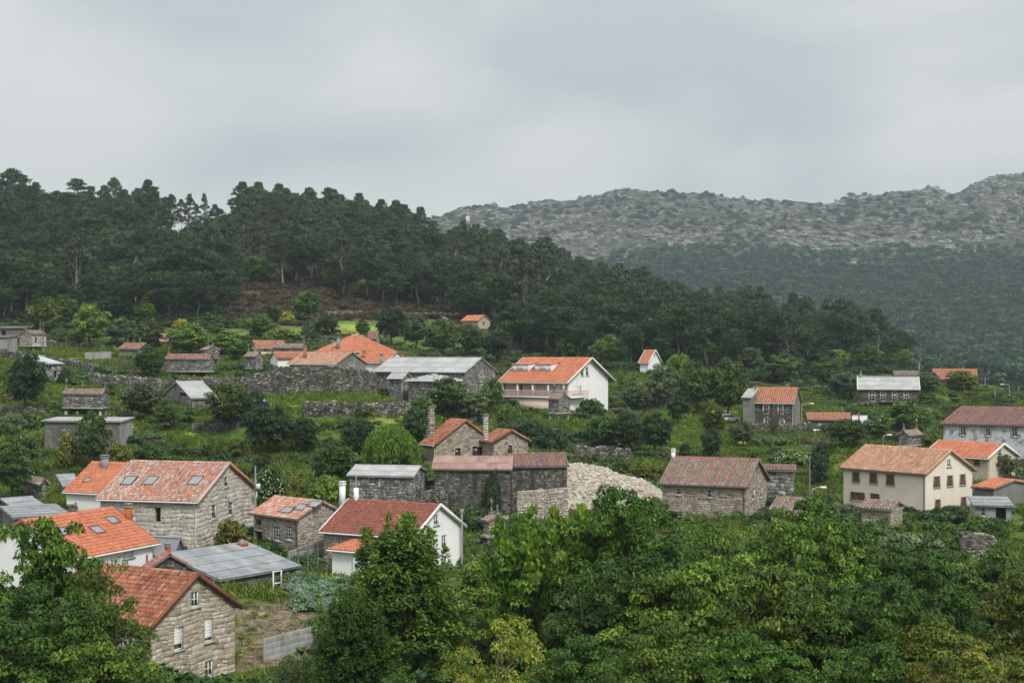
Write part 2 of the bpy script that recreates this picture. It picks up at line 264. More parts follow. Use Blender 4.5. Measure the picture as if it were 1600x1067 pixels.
hs(n='stone_hut', lb='small dark stone hut with gable between white house and grey shed', C=238, D=104, al=62, l=232, r=291, ev=888, rg=866, bs=915, rx='X', wall='stone_dark', mort='mortar_dark', roof='tile_maroon', st='stuff', sc=(0.2,0.3), sw=(0.3,0.7), win=[])
hs(n='stone_annex', lb='stone annexe with faded pink roof, glazed doors and three roof lights', C=466, D=124, al=44, l=397, r=536, ev=811, rg=783, bs=858, rx='X', wall='stone_brown', mort='mortar', roof='tile_mix', st='stuff', stf='LR', sc=(0.18,0.32), sw=(0.2,0.6), cw=0.26, gut='gutter_dark',
   win=[('L',426,822,438,844,'w34'),('L',445,821,457,843,'w34'),('L',397.5,830,410,857,'open'),('L',400,810.5,408,820.5,'open')], sky=[(450,798),(471,793.5),(492,789)], ss=(1.5,1.0))
hs(n='white_house', lb='white gabled house with brown red tile roof and tan stone front', C=645, D=118, al=28, l=506, r=722, ev=840, rg=788, bs=905, rx='X', wall='white', roof='tile_brown', gut='gutter', trim='gutter', st='stuff', stf='L', stm='stone_brown', mortL='mortar', sc=(0.13,0.24), sw=(0.18,0.45),
   win=[('R',678,804,685.5,820,'w22'),('R',666.6,840,674,861,'w22'),('R',690,835.5,698,857,'w22'),('R',669,872,676,894,'w22'),('R',690,868,699,892,'w22'),('L',532,840,541.5,850.5,'w22'),('L',514,872,519,890,'w12')],
   chim=[(535,783,9,26,'white',None),(556.5,782,7.5,20,'white','pipe')], flue=[(717,800,887)])
hs(n='lean_to', lb='small white lean-to with orange roof against the brown roofed house', C=555.6, D=111.5, al=30, l=519, r=588, ev=861, rg=848, bs=897, rx='shedL', wall='white', roof='tile_orange', gut='gutter', win=[('R',565,863.5,572,879,'w12')])
hs(n='stone_shed', lb='rough stone shed with light grey corrugated roof above the brown roofed house', C=644, D=150, al=10, l=546, r=668, ev=744, rg=728, bs=792, rx='X', wall='stone_grey', mort='mortar_dark', roof='corr_light', corr=0.3, st='stuff', stf='LR', sc=(0.25,0.42), sw=(0.25,0.75), win=[('L',576,746,584.5,756,'w12')], Wm=6)
hs(n='stone_barn', lb='long blackened stone barn with pink corrugated roof', C=797, D=154, al=2, l=678, r=800, ev=733, rg=713, bs=806, rx='X', wall='stone_dark', mort='mortar_dark', roof='corr_pink', corr=0.3, st='stuff', stf='LR', sc=(0.18,0.34), sw=(0.2,0.6), Wm=6, win=[])
hs(n='stone_barn', lb='dark stone barn with broken maroon tile roof beside the rubble bank', C=886, D=156, al=-7, l=799, r=886, ev=728, rg=708, bs=802, rx='X', wall='stone_dark', mort='mortar_dark', roof='tile_maroon', st='stuff', stf='L', sc=(0.18,0.34), sw=(0.2,0.6), Wm=6, win=[('L',842,765,847,771,'open')])
hs(n='stone_house', lb='brown stone house with steep orange roof and tapered stone chimney', C=681, D=170, al=60, l=661, r=771, ev=695.5, rg=656, bs=724, rx='X', wall='stone_brown', mort='mortar', roof='tile_old', st='stuff', stf='LR', sc=(0.22,0.38), sw=(0.25,0.75), gut='gutter', trim='tile_old',
   win=[('R',711,700,720,716,'br'),('R',738,697,756,716,'brw')], chim=[(674,683,13,45,'stone_brown','taper'),(759,682,7,31,'stone_pale','cap')])
hs(n='stone_house', lb='lower brown stone gable joined right of the steep orange roof', C=772, D=170.5, al=60, l=753, r=825, ev=691, rg=672, bs=728, rx='X', wall='stone_brown', mort='mortar', roof='tile_old', st='stuff', stf='LR', sc=(0.22,0.38), sw=(0.25,0.75), trim='tile_old', win=[('R',793,696,800.5,708.5,'br')])
hs(n='stone_barn', lb='long dark stone barn with light grey roof and small white gable window', C=726, D=222, al=33, l=586, r=775, ev=582, rg=559, bs=630, rx='X', wall='stone_grey', mort='mortar_dark', roof='corr_light', corr=0.5, st='stuff', stf='LR', sc=(0.18,0.34), sw=(0.2,0.6), win=[('R',749,585,755,596,'w23'),('L',648,587,654,590.5,'w12'),('L',606,585,610,590,'w12')])
hs(n='stone_annex', lb='small stone annexe with light roof left of the long grey barn', C=630, D=215, al=33, l=609, r=641, ev=591, rg=582, bs=628, rx='X', wall='stone_grey', mort='mortar_dark', roof='corr_light', corr=0.5, st='stuff', stf='LR', sc=(0.18,0.34), sw=(0.2,0.6), gut='gutter', win=[('L',612,602,615,607,'w12')])
hs(n='stone_annex', lb='square stone annexe with light hipped roof in front of the long grey barn', C=683, D=210, al=33, l=638, r=718, ev=595, rg=585, bs=634, rx='hip', wall='stone_grey', mort='mortar_dark', roof='corr_light', corr=0.5, st='stuff', stf='LR', sc=(0.18,0.34), sw=(0.2,0.6), gut='gutter', win=[('L',657.5,597,664,606.5,'w23')])
hs(n='white_house', lb='large white house with orange roof, two dormers and a wraparound balcony', C=888, D=232, al=33, l=790, r=950, ev=598, rg=559, bs=650, rx='X', wall='white', roof='tile_orange', gut='gutter', trim='gutter', ov=1.5, vo=0.7, frontwall='pink',
   win=[('R',907.5,574,912,587,'w12'),('R',915.5,574,919.8,587,'w12'),('R',895,602.5,909,615.5,'sh'),('R',891,631,902.5,643,'sh'),('R',927,629.5,938,641,'sh'),('L',830,602,838,614,'sh'),('L',866,602,876,614,'sh'),('L',812,602,816,614,'open')], dorm=[(815,580),(850,580)], balcony=True)
hs(n='small_house', lb='small white gabled house with orange roof deep among the pines', C=1013, D=290, al=32, l=1000, r=1032, ev=567, rg=547, bs=583, rx='X', wall='white', roof='tile_orange', gut='gutter', trim='gutter', win=[('R',1021.5,553,1023.5,559,'open')])
hs(n='stone_house', lb='grey stone house with plain orange roof behind a leafless shrub', C=1240, D=238, al=21, l=1173, r=1250, ev=630, rg=606, bs=671, rx='X', wall='stone_dark', mort='mortar_dark', roof='tile_orange', st='stuff', stf='L', sc=(0.25,0.4), sw=(0.3,0.7), gut='gutter', gabm='render_grey',
   win=[('L',1193,633,1201,646.5,'arch'),('L',1216,633,1223,646.5,'arch'),('L',1194.5,655,1202,666,'arch'),('L',1219,657,1225,668,'arch')], chim=[(1180,624,4.5,18,'concrete','cap')])
hs(n='shed', lb='white sheet roofed lean-to left of the grey stone house', C=1173, D=237, al=21, l=1161, r=1176, ev=621, rg=608, bs=668, rx='shedL', wall='render_grey', roof='corr_light', Wm=5, win=[])
hs(n='long_shed', lb='long low shed with bright red orange roof right of the grey stone house', C=1328, D=232, al=8, l=1263, r=1334, ev=656.5, rg=645.5, bs=670, rx='X', wall='stone_dark', mort='mortar_dark', roof='tile_orange', Wm=5, win=[])
hs(n='shed', lb='small shed with pale sheet roof and orange chimney end', C=1378, D=228, al=10, l=1335, r=1382, ev=664, rg=650, bs=674, rx='X', wall='render_grey', roof='corr_blue', Wm=5, win=[], chim=[(1342,660,3.5,12,'orange_brick',None)])
hs(n='stone_house', lb='dark stone house with smooth pale grey roof and four white balcony doors', C=1435, D=266, al=13, l=1342, r=1438, ev=609, rg=589, bs=636, rx='X', wall='stone_dark', mort='mortar_dark', roof='corr_light', st='stuff', stf='L', sc=(0.25,0.4), sw=(0.3,0.7), gut='gutter_dark', trim='gutter', Wm=8,
   win=[('L',1358,612,1366,627,'w23'),('L',1376,612,1383,627,'w23'),('L',1394.5,612,1401.5,627,'w23'),('L',1412.5,612,1419.5,627,'w23')], chim=[(1345,590,2.5,8,'concrete',None)], ledge=(1374,1406,628))
hs(n='small_house', lb='orange roofed house half hidden by olive trees near the right edge', C=1526, D=300, al=16, l=1459, r=1528, ev=593, rg=577, bs=610, rx='X', wall='stone_dark', mort='mortar_dark', roof='tile_orange', Wm=9, win=[])
hs(n='tiled_roof_shed', lb='low weathered tile shed behind the dark stone house with pale roof', C=1434, D=285, al=13, l=1398, r=1437, ev=587, rg=580, bs=600, rx='X', wall='stone_dark', mort='mortar_dark', roof='tile_weather', Wm=5, win=[])
hs(n='long_house', lb='long house with peeling white walls and faded maroon roof at right edge', C=1642, D=185, al=27, l=1474, r=1680, ev=666, rg=638, bs=722, rx='X', wall='peel', roof='tile_maroon', gut='gutter_dark', trim='tile_maroon',
   win=[('L',1500.6,667,1508.6,680,'w21b'),('L',1539.6,668,1547.5,681,'w21b'),('L',1580.6,669,1589.4,682,'w21b'),('L',1618,670,1627,683,'w21b')])
hs(n='cream_house', lb='cream two storey house with buff tile roof and brown shuttered windows', C=1446, D=150, al=52, l=1318, r=1519, ev=741, rg=703, bs=828, rx='X', wall='cream', roof='tile_cream', gut='gutter_dark', trim='tile_cream',
   win=[('L',1332.4,738,1342.4,753,'brs'),('L',1359.4,740,1370,755,'brs'),('L',1385.4,742,1396.6,757.5,'brs'),('L',1329,769.5,1351,781,'brs'),('L',1360,771.7,1374,783,'brs'),
   ('R',1480,717.6,1486,729,'w22'),('R',1459,745,1468,761,'brs'),('R',1480,743.5,1488.3,759,'brs'),('R',1500,741.6,1508,757,'brs'),('R',1461,781,1469,797,'brs'),('R',1501.7,777,1509.5,792,'brs')])
hs(n='beige_house', lb='beige house with orange roof directly behind the cream house', C=1546, D=170, al=50, l=1450, r=1586, ev=716, rg=693, bs=752, rx='X', wall='beige', roof='tile_orange', gut='gutter', trim='gutter', ov=0.7, win=[('R',1559,702,1565.6,712,'w12'),('L',1522,719,1530,727,'brs')])
hs(n='low_house', lb='low grey walled house with orange roof right of the cream house', C=1552.5, D=147, al=48, l=1523, r=1612, ev=762.7, rg=750, bs=792, rx='X', wall='render_grey', roof='tile_orange', gut='gutter_dark', win=[])
hs(n='shed', lb='flat grey canopy shed in front of the low grey walled house', C=1580, D=140, al=10, l=1524, r=1592, ev=790, rg=777, bs=812, rx='shedL', wall='concrete', roof='corr_grey', Wm=3.5, win=[('L',1532,793,1540,806,'w12'),('L',1556,793,1572,812,'open')])
hs(n='stone_house', lb='tan stone house with weathered brown roof crossed by red mortar strips', C=1165, D=146, al=24, l=1035, r=1198, ev=761, rg=717.5, bs=812, rx='X', wall='stone_brown', mort='mortar', roof='tile_weather', cw=0.26, st='stuff', stf='LR', sc=(0.2,0.36), sw=(0.25,0.75), gut='gutter_dark', trim='tile_weather', strips=7,
   win=[('L',1055.7,762.5,1064.4,773,'w12'),('L',1103.6,764.5,1112,777,'w12'),('R',1181.5,730,1185,742,'open'),('R',1175,764,1180,780,'w12'),('R',1188,760,1192,777,'w12')], chim=[(1052,714,6.5,9,'white',None)])
hs(n='stone_shed', lb='small stone shed with dark red tiled top right of the tan stone house', C=1240, D=158, al=12, l=1193, r=1246, ev=735, rg=727, bs=776, rx='X', wall='stone_grey', mort='mortar_dark', roof='tile_maroon', st='stuff', stf='L', sc=(0.3,0.45), sw=(0.4,0.9), Wm=4, win=[])
hs(n='collapsed_shed', lb='low outbuilding with tumbled brown tiles below the cream house', C=1392, D=132, al=30, l=1346, r=1410, ev=796, rg=783, bs=826, rx='X', wall='stone_brown', mort='mortar', roof='tile_weather', st='stuff', stf='LR', sc=(0.25,0.4), sw=(0.3,0.7), win=[])
hs(n='old_roof_shed', lb='low tile roof falling away right of the tan stone house gable', C=1240, D=142, al=24, l=1205, r=1262, ev=798, rg=778, bs=818, rx='X', wall='stone_brown', mort='mortar', roof='tile_weather', win=[])
hs(n='grey_gable_house', lb='grey rendered gable house with faded orange roof above the dark stone wall', C=525.8, D=222, al=33, l=452, r=571.6, ev=569, rg=550.5, bs=612, rx='X', wall='render_grey', roof='tile_cream', rm2='corr_pink', gut='gutter', st='stuff', stf='L', stm='stone_brown', mortL='mortar', sc=(0.3,0.4), sw=(0.4,0.8),
   win=[('R',546,567.5,552.5,579.5,'w23'),('L',470.5,571,476,579,'w12')], chim=[(476.7,560,4.8,17,'orange_brick',None)])
hs(n='hip_roof_house', lb='house with large orange pyramid roof and two skylights', C=548, D=252, al=42, l=500, r=611, ev=549.5, rg=524, bs=576, rx='hip', wall='white', roof='tile_orange', gut='gutter', ov=0.7, sky=[(530,534)], ss=(1.0,0.9), skyR=[(564,535)], chim=[(528.5,546,5,18,'concrete','cap'),(520,548,1.6,14,'concrete',None)], win=[('R',593,552,600,556,'sh')])
hs(n='white_annex', lb='white annexe with low orange roof below the pyramid roof', C=604, D=240, al=25, l=551, r=613, ev=567, rg=550, bs=585, rx='X', wall='white', roof='tile_orange', Wm=7, gut='gutter', win=[], chim=[(569,560,5,10,'orange_brick',None),(596,573,4.5,18,'concrete',None)])
hs(n='low_house', lb='low orange roof with a broad orange brick chimney behind the grey barn', C=654, D=250, al=22, l=608, r=658, ev=568, rg=559, bs=582, rx='X', wall='render_grey', roof='tile_orange', Wm=6, win=[], chim=[(624.5,566,12.5,14,'orange_brick','cap2')])
hs(n='orange_roof_house', lb='orange roofed house with two skylights behind the crossed granary', C=402, D=275, al=70, l=386, r=447, ev=546, rg=532.5, bs=562, rx='Y', wall='cream', roof='tile_orange', win=[('L',389.5,536.5,392,540,'open')], skyR=[(405,538.5),(421,538.5)], ss=(1.0,0.6), Wl=8)
hs(n='white_cottage', lb='white cottage with low orange roof behind the small grey granary', C=434, D=250, al=68, l=414, r=476, ev=560, rg=550.5, bs=578, rx='Y', wall='white', roof='tile_orange', Wl=6, win=[])
hs(n='forest_hut', lb='stone hut with orange roof alone at the forest edge', C=747, D=330, al=45, l=722, r=766, ev=501.5, rg=492.5, bs=511, rx='X', wall='stone_tan', mort='mortar', roof='tile_orange', win=[('R',754.5,503,757,508,'open')])
hs(n='small_barn', lb='small pink tiled barn behind the pyramid roof', C=588, D=285, al=30, l=575, r=593, ev=530, rg=518, bs=545, rx='X', wall='stone_grey', mort='mortar_dark', roof='tile_maroon', win=[])
hs(n='concrete_shed', lb='long grey boarded shed at the top left edge', C=38, D=280, al=12, l=-10, r=42, ev=512, rg=510, bs=532, rx='shedL', wall='wood_grey', roof='corr_grey', Wm=5, win=[('L',2,516,9,527,'open')])
hs(n='concrete_shed', lb='small concrete block hut at the left edge below the boarded shed', C=9, D=255, al=10, l=-20, r=12, ev=526, rg=524.5, bs=556, rx='shedL', wall='concrete', roof='corr_grey', Wm=4, win=[])
hs(n='stone_shed', lb='stone shed with blue grey lean roof among dark trees at left', C=74, D=228, al=38, l=38, r=97, ev=568, rg=556, bs=592, rx='shedR', wall='stone_grey', mort='mortar_dark', roof='corr_blue', st='stuff', stf='LR', sc=(0.3,0.4), sw=(0.4,0.8), win=[('R',77,571,80,577,'open'),('R',84,579,88,590,'open')])
hs(n='stone_hut', lb='low pink tiled hut left of the long granary', C=216, D=262, al=15, l=186, r=221, ev=545.5, rg=536.5, bs=560, rx='X', wall='stone_grey', mort='mortar_dark', roof='tile_maroon', Wm=5, win=[])
hs(n='stone_hut', lb='pink grey sheet roofed hut at the edge of the wood', C=262, D=290, al=15, l=240, r=271, ev=533.5, rg=521.5, bs=548, rx='X', wall='stone_grey', mort='mortar_dark', roof='corr_pink', Wm=6, win=[])
hs(n='stone_barn', lb='rough stone gable barn with white sheet roof below the long granary', C=300, D=205, al=64, l=256, r=338, ev=622, rg=596, bs=638, rx='Y', wall='stone_grey', mort='mortar_dark', roof='corr_light', st='stuff', stf='LR', sc=(0.22,0.42), sw=(0.25,0.7), win=[('L',282,611,291,619,'open')])
hs(n='block_shed', lb='long grey block shed with light corrugated roof on the left terrace', C=187, D=176, al=5, l=69, r=190, ev=658, rg=653, bs=700, rx='shedL', wall='concrete', roof='corr_light', corr=0.3, Wm=4.5, st='stuff', stf='L', stm='block', mort='mortar_dark', reg=True, sc=(0.25,0.25), sw=(0.5,0.5), win=[('L',97,669,102,672,'w12')])

def granary(lb, **k): hs(n='granary', cat='granary', lb=lb, st='stuff', stf='LR', wall=k.pop('wall','stone_grey'), mort='mortar_dark', roof=k.pop('roof','tile_weather'), sc=(0.18,0.28), sw=(0.3,0.8), ov=0.2, vo=0.15, win=k.pop('win',[]), **k)
granary('stone granary on stilts between two carved finials above the long block shed', C=159, D=196, al=8, l=98, r=163, ev=616, rg=608.5, boxb=638, bs=650, rx='X', Wm=2.2)
granary('stone granary with orange ridge standing at the left end of the bright field', C=50, D=262, al=50, l=31, r=72.5, ev=522.5, rg=516.5, boxb=541, bs=548, rx='Y', win=[('R',55,527,57,536,'open')], wall='stone_pale')
granary('long stone granary with pink tiles and a yellow lichened cross', C=326, D=236, al=10, l=259, r=329, ev=561.5, rg=553.5, boxb=581, bs=589, rx='X', Wm=2.3, roof='tile_maroon', cross=0)
granary('short stone granary behind the cross of the long pink tiled one', C=322, D=262, al=48, l=315, r=343, ev=547, rg=541.5, boxb=560, bs=567, rx='X')
granary('long dark granary with mossy slab roof in front of the two skylight orange roof', C=473, D=258, al=4, l=428, r=475, ev=544, rg=537.5, boxb=550, bs=558, rx='X', Wm=2.3, cross=0, wall='stone_dark')
granary('small grey granary left of the white cottage with low orange roof', C=400, D=240, al=38, l=383, r=411, ev=557.5, rg=550.5, boxb=576, bs=583, rx='X')
granary('tiny granary gable peeking over the low pink tiled hut', C=208, D=275, al=42, l=202, r=217, ev=529, rg=524, boxb=537, bs=542, rx='Y')
granary('stone granary on stilts standing before the balcony of the large white house', C=873, D=214, al=45, l=857, r=890.5, ev=624, rg=615.5, boxb=646, bs=657, rx='X')
granary('small brown granary on stilts right of the white gable with flue', C=764, D=134, al=55, l=755, r=790, ev=814, rg=805.5, boxb=838, bs=853, rx='X', wall='stone_brown')
granary('stone granary with finials up the slope behind the cream house', C=1420, D=188, al=42, l=1404, r=1440, ev=681, rg=673, boxb=697, bs=704, rx='Y')

def W3d(px, py, D): return np.array([(px-CX)/F*D, D, CZ + (HY-py)/F*D])
def house_geo(h):
    a = math.radians(h['al']); D = h['D']; x = (h['C']-CX)/F*D
    kl = (h['l']-CX)/F; L = (x - kl*D)/(math.cos(a) + kl*math.sin(a))
    kr = (h['r']-CX)/F; W = (kr*D - x)/(math.sin(a) - kr*math.cos(a)) if abs(math.sin(a) - kr*math.cos(a)) > 1e-3 else 6
    if 'Wm' in h: W = h['Wm']
    if 'Wl' in h: L = h['Wl']
    h['L'] = L; h['W'] = W; h['x'] = x; h['a'] = a
    h['zb'] = CZ + (HY-h['bs'])/F*D
    return h
for h in H: house_geo(h)

# ------------------------------------------------------------------ terrain
PX = np.array([-900,-300,0,200,400,600,800,1000,1200,1400,1600,1900,2600], float)
TB = [  # distance, ground row at each PX column (photo pixels)
 (3,   [1700]*13),
 (8,   [1560]*13),
 (25,  [1440]*13),
 (50,  [1275,1275,1275,1275,1275,1275,1275,1275,1275,1275,1275,1275,1275]),
 (80,  [1100,1100,1095,1095,1088,1085,1085,1085,1085,1090,1095,1095,1095]),
 (110, [940,940,945,940,936,940,940,940,940,945,950,950,950]),
 (140, [845,845,848,850,845,855,855,850,850,852,855,860,860]),
 (165, [765,765,765,765,765,775,800,805,790,800,805,810,810]),
 (180, [700,700,702,705,712,722,738,748,738,765,770,775,780]),
 (200, [650,650,652,658,664,672,690,705,702,722,735,740,745]),
 (225, [600,600,602,610,614,626,648,662,668,692,705,712,720]),
 (250, [560,560,562,578,584,592,612,630,646,656,680,690,700]),
 (280, [535,535,540,548,556,564,588,602,620,632,646,660,670]),
 (320, [505,508,515,514,512,522,552,574,594,606,618,628,640]),
 (370, [450,455,465,468,462,478,518,546,570,588,608,618,626]),
 (430, [384,391,402,413,412,430,484,524,555,578,616,630,636]),
 (500, [330,335,348,366,368,384,448,500,540,574,622,636,640]),
 (600, [345,352,366,390,392,420,480,524,560,596,628,640,644]),
 (800, [390,400,410,430,445,465,514,548,568,590,612,622,626]),
 (1000,[420,430,440,455,468,485,520,545,555,566,580,585,590]),
 (1300,[400,400,410,425,440,455,475,485,488,488,480,475,470]),
 (1600,[380,380,385,395,405,410,425,425,420,415,408,400,395]),
 (1900,[370,370,370,370,375,375,385,378,372,362,350,350,350]),
 (2600,[380,380,380,380,380,380,380,380,380,380,380,380,380]),
 (4200,[480]*13), (9000,[535]*13)]
CREST = np.array([[-900,440],[0,440],[500,420],[630,400],[650,352],[700,341],[760,331],[850,326],[900,322],[950,313],[980,307],[1050,308],[1100,316],[1150,322],[1210,323],[1290,331],[1330,319],[1400,312],[1430,303],[1465,305],[1495,318],[1515,306],[1545,288],[1575,283],[1600,279],[1680,276],[1900,300],[2600,330]], float)
GU = np.arange(-900, 2601, 10.0); GV = np.linspace(math.log(3), math.log(9000), 500)
tbD = np.array([math.log(t[0]) for t in TB]); tbP = np.array([t[1] for t in TB], float)
rows = np.array([np.interp(GU, PX, r) for r in tbP])
GRID = np.array([np.interp(GV, tbD, rows[:, i]) for i in range(len(GU))])   # [u, v]
def blur(A, n, ax):
    k = np.ones(n)/n; pad = [(0, 0), (0, 0)]; pad[ax] = (n//2, n//2)
    P = np.pad(A, pad, mode='edge'); return np.apply_along_axis(lambda r: np.convolve(r, k, 'valid'), ax, P)
GRID = blur(blur(GRID, 9, 0), 9, 0); GRID = blur(blur(GRID, 3, 1), 3, 1)
CD = 2150.0
crest = np.interp(GU, CREST[:, 0], CREST[:, 1]) + 8; gd = np.exp(GV)
wc = np.exp(-((np.log(gd)-math.log(CD))/0.13)**2)[None, :]
GRID = GRID*(1-wc) + crest[:, None]*wc
def grid_py(px, D):
    u = np.clip((px-GU[0])/10.0, 0, len(GU)-1.001); v = np.clip((np.log(np.maximum(D, 3.01))-GV[0])/(GV[1]-GV[0]), 0, len(GV)-1.001)
    iu = u.astype(int); iv = v.astype(int); fu = u-iu; fv = v-iv
    return (GRID[iu, iv]*(1-fu)+GRID[iu+1, iv]*fu)*(1-fv) + (GRID[iu, iv+1]*(1-fu)+GRID[iu+1, iv+1]*fu)*fv
def base_z(x, y):
    px = CX + F*x/np.maximum(y, 1)
    return CZ + (HY-grid_py(px, y))/F*y
FIX = []
for h in H:
    ca, sa = math.cos(h['a']), math.sin(h['a'])
    for fu in (0, 0.5, 1):
        for fw in (0, 0.5, 1):
            x = h['x'] - ca*h['L']*fu + sa*h['W']*fw; y = h['D'] + sa*h['L']*fu + ca*h['W']*fw
            FIX.append((x, y, h['zb'] + 0.25*fw*0))
EXTRA = [(450,100,985),(400,95,1005),(480,92,1020),(400,104,962),(470,104,960),(350,100,985),(520,105,960),(400,203,620),(440,203,620),(485,203,620),(530,203,619),(575,208,613),(430,196,628),(480,196,628),(540,196,628),(600,198,632),(480,118,890),(520,120,885)]
for px, D, py in EXTRA:
    p = W3d(px, py, D); FIX.append(tuple(p))
FIX = np.array(FIX); FIXR = FIX[:, 2] - base_z(FIX[:, 0], FIX[:, 1])
def ground_z(x, y):
    x = np.asarray(x, float); y = np.asarray(y, float); sh = x.shape; x = x.ravel(); y = y.ravel()
    z = base_z(x, y); near = (y > 70) & (y < 360)
    if near.any():
        xn = x[near]; yn = y[near]; num = np.zeros(len(xn)); den = np.zeros(len(xn))
        for (fx, fy, _), r in zip(FIX, FIXR):
            w = np.exp(-((xn-fx)**2 + (yn-fy)**2)/(5.0**2)); num += w*r; den += w
        z[near] += num/(den+0.12)
    z += (fbm(x/9, y/9, 3, 3)-0.5)*np.clip(y/150, 0.3, 1)*0.8
    m = np.clip((y-1350)/500, 0, 1)
    n = np.abs(fbm(x/230, y/230, 6, 11, 0.55)-0.5)*2; n2 = fbm(x/38, y/38, 4, 17, 0.6)
    n4 = np.abs(fbm(x/75+3, y/140, 4, 63, 0.6)-0.5)*2; z += m*((0.5-n)*28 + (n2-0.5)*17*m + (0.35-n4)*16*m)
    mm = np.clip((y-560)/200, 0, 1)*(1-np.clip((y-1350)/300, 0, 1)); z += mm*(fbm(x/120, y/120, 3, 23)-0.5)*18
    return z.reshape(sh)
def gz(x, y): return float(ground_z(np.array([x]), np.array([y]))[0])
DS = np.exp(np.linspace(math.log(60), math.log(1250), 700))
_cc = {}
def ground_at(px, py, dmin=60):
    k = round(px/2)
    if k not in _cc: _cc[k] = HY - (ground_z((k*2-CX)/F*DS, DS)-CZ)*F/DS
    g = _cc[k]; idx = np.where((g <= py) & (DS >= dmin))[0]
    D = DS[idx[0]] if len(idx) else 520.0
    return D
# ground sheet mesh (colour attribute from land use)
def region(px, py, poly):
    x0, y0, x1, y1, s = poly
    return np.clip(np.minimum(np.minimum(px-x0, x1-px), np.minimum(py-y0, y1-py))/s+0.5, 0, 1)
def grid_obj(name, us, ds, matl):
    U, Dd = np.meshgrid(us, ds, indexing='ij'); X = (U-CX)/F*Dd; Y = Dd; Z = ground_z(X, Y)
    V = np.stack([X, Y, Z], -1).reshape(-1, 3); nu, nd = U.shape; idx = np.arange(nu*nd).reshape(nu, nd)
    Fc = np.stack([idx[:-1, :-1], idx[1:, :-1], idx[1:, 1:], idx[:-1, 1:]], -1).reshape(-1, 4)
    mb = MB(); mb.add(V, Fc); o = mb.obj(name, matl); o['kind'] = 'structure'
    for p in o.data.polygons: p.use_smooth = True
    PY = HY-(Z-CZ)*F/Y; px = U; n = fbm(X/14, Y/14, 4, 5); n2 = fbm(X/3.1, Y/3.1, 3, 9)
    G = np.array([0.085, 0.145, 0.030]); Gb = np.array([0.21, 0.285, 0.060]); Br = np.array([0.095, 0.078, 0.048]); Dk = np.array([0.030, 0.042, 0.018]); Di = np.array([0.24, 0.205, 0.15])
    def lerp(a, b, t): return a*(1-t[..., None]) + b*t[..., None]
    px = px + (fbm(X/7, Y/7, 4, 41)-0.5)*60; PY = PY + (fbm(X/7, Y/7, 4, 43)-0.5)*26
    c = lerp(np.broadcast_to(G, (*px.shape, 3)), Dk, np.clip((0.5-n)*5+0.4, 0, 1)*0.8); c = lerp(c, Gb, np.clip((n2-0.55)*4, 0, 1)*0.35)
    for r in [(15,541,178,572,5),(410,616,600,640,5),(560,650,700,664,4),(1000,640,1150,720,14),(1130,690,1260,708,8),(960,650,1060,720,10),(250,668,330,700,8),(1290,690,1330,735,6),(170,655,260,672,6),(440,508,600,524,8),(1150,672,1240,690,8)]:
        c = lerp(c, Gb*(0.8+0.5*n2[..., None]), region(px, PY, r)*np.clip(n*1.6+0.1, 0, 1))
    c = lerp(c, Br, np.maximum(region(px, PY, (370,425,760,497,14)), region(px, PY, (60,425,140,450,10)))*np.clip(n2*1.5+0.2, 0, 1))
    c = lerp(c, Di, region(px, PY, (340,940,535,1050,7))*(Dd < 114)*np.clip((n2-0.25)*5, 0, 1)*0.95)
    c = lerp(c, np.array([0.3,0.27,0.22]), region(px, PY, (500,655,560,665,5))*0)
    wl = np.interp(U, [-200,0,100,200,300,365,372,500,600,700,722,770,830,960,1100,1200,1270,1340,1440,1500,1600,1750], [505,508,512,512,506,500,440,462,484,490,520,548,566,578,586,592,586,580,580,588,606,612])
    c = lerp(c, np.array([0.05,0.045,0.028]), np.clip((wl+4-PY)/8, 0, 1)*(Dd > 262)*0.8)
    far = np.clip((Dd-600)/300, 0, 1); c = lerp(c, Dk*1.2, far)
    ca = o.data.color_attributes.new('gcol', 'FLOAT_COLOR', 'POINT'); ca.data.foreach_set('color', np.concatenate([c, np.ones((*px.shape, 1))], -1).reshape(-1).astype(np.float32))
    return o
gm = bpy.data.materials.new('grassy_soil'); gm.use_nodes = True; nt = gm.node_tree; b = nt.nodes['Principled BSDF']
at = N(nt, 'ShaderNodeAttribute'); at.attribute_name = 'gcol'; tc = N(nt, 'ShaderNodeTexCoord'); n1 = noise(nt, tc.outputs['Object'], 0.9, 9, 0.75); r1 = ramp(nt, [(0.45,)*3, (1.45,)*3], [0.32, 0.68]); nt.links.new(n1.outputs[0], r1.inputs[0])
n2 = noise(nt, tc.outputs['Object'], 0.25, 5, 0.7); r2 = ramp(nt, [(1.0,1.0,1.0),(1.35,1.05,0.85)], [0.45, 0.65]); nt.links.new(n2.outputs[0], r2.inputs[0])
nt.links.new(mix(nt, 'MULTIPLY', 1.0, mix(nt, 'MULTIPLY', 1.0, at.outputs['Color'], r1.outputs[0]), r2.outputs[0]), b.inputs['Base Color']); b.inputs['Roughness'].default_value = 1; b.inputs['Specular IOR Level'].default_value = 0.1
n3 = noise(nt, tc.outputs['Object'], 2.5, 6, 0.8); bp = N(nt, 'ShaderNodeBump'); bp.inputs['Strength'].default_value = 0.8; bp.inputs['Distance'].default_value = 0.25; nt.links.new(n3.outputs[0], bp.inputs['Height']); nt.links.new(bp.outputs[0], b.inputs['Normal'])
us = np.concatenate([np.arange(-900, -60, 40), np.arange(-60, 1661, 5), np.arange(1700, 2601, 40)]).astype(float)
dd = np.concatenate([np.exp(np.linspace(math.log(3.0), math.log(70), 30))[:-1], np.linspace(70, 340, 190)[:-1], np.exp(np.linspace(math.log(340), math.log(1150), 70))])
grid_obj('ground', us, dd, gm)
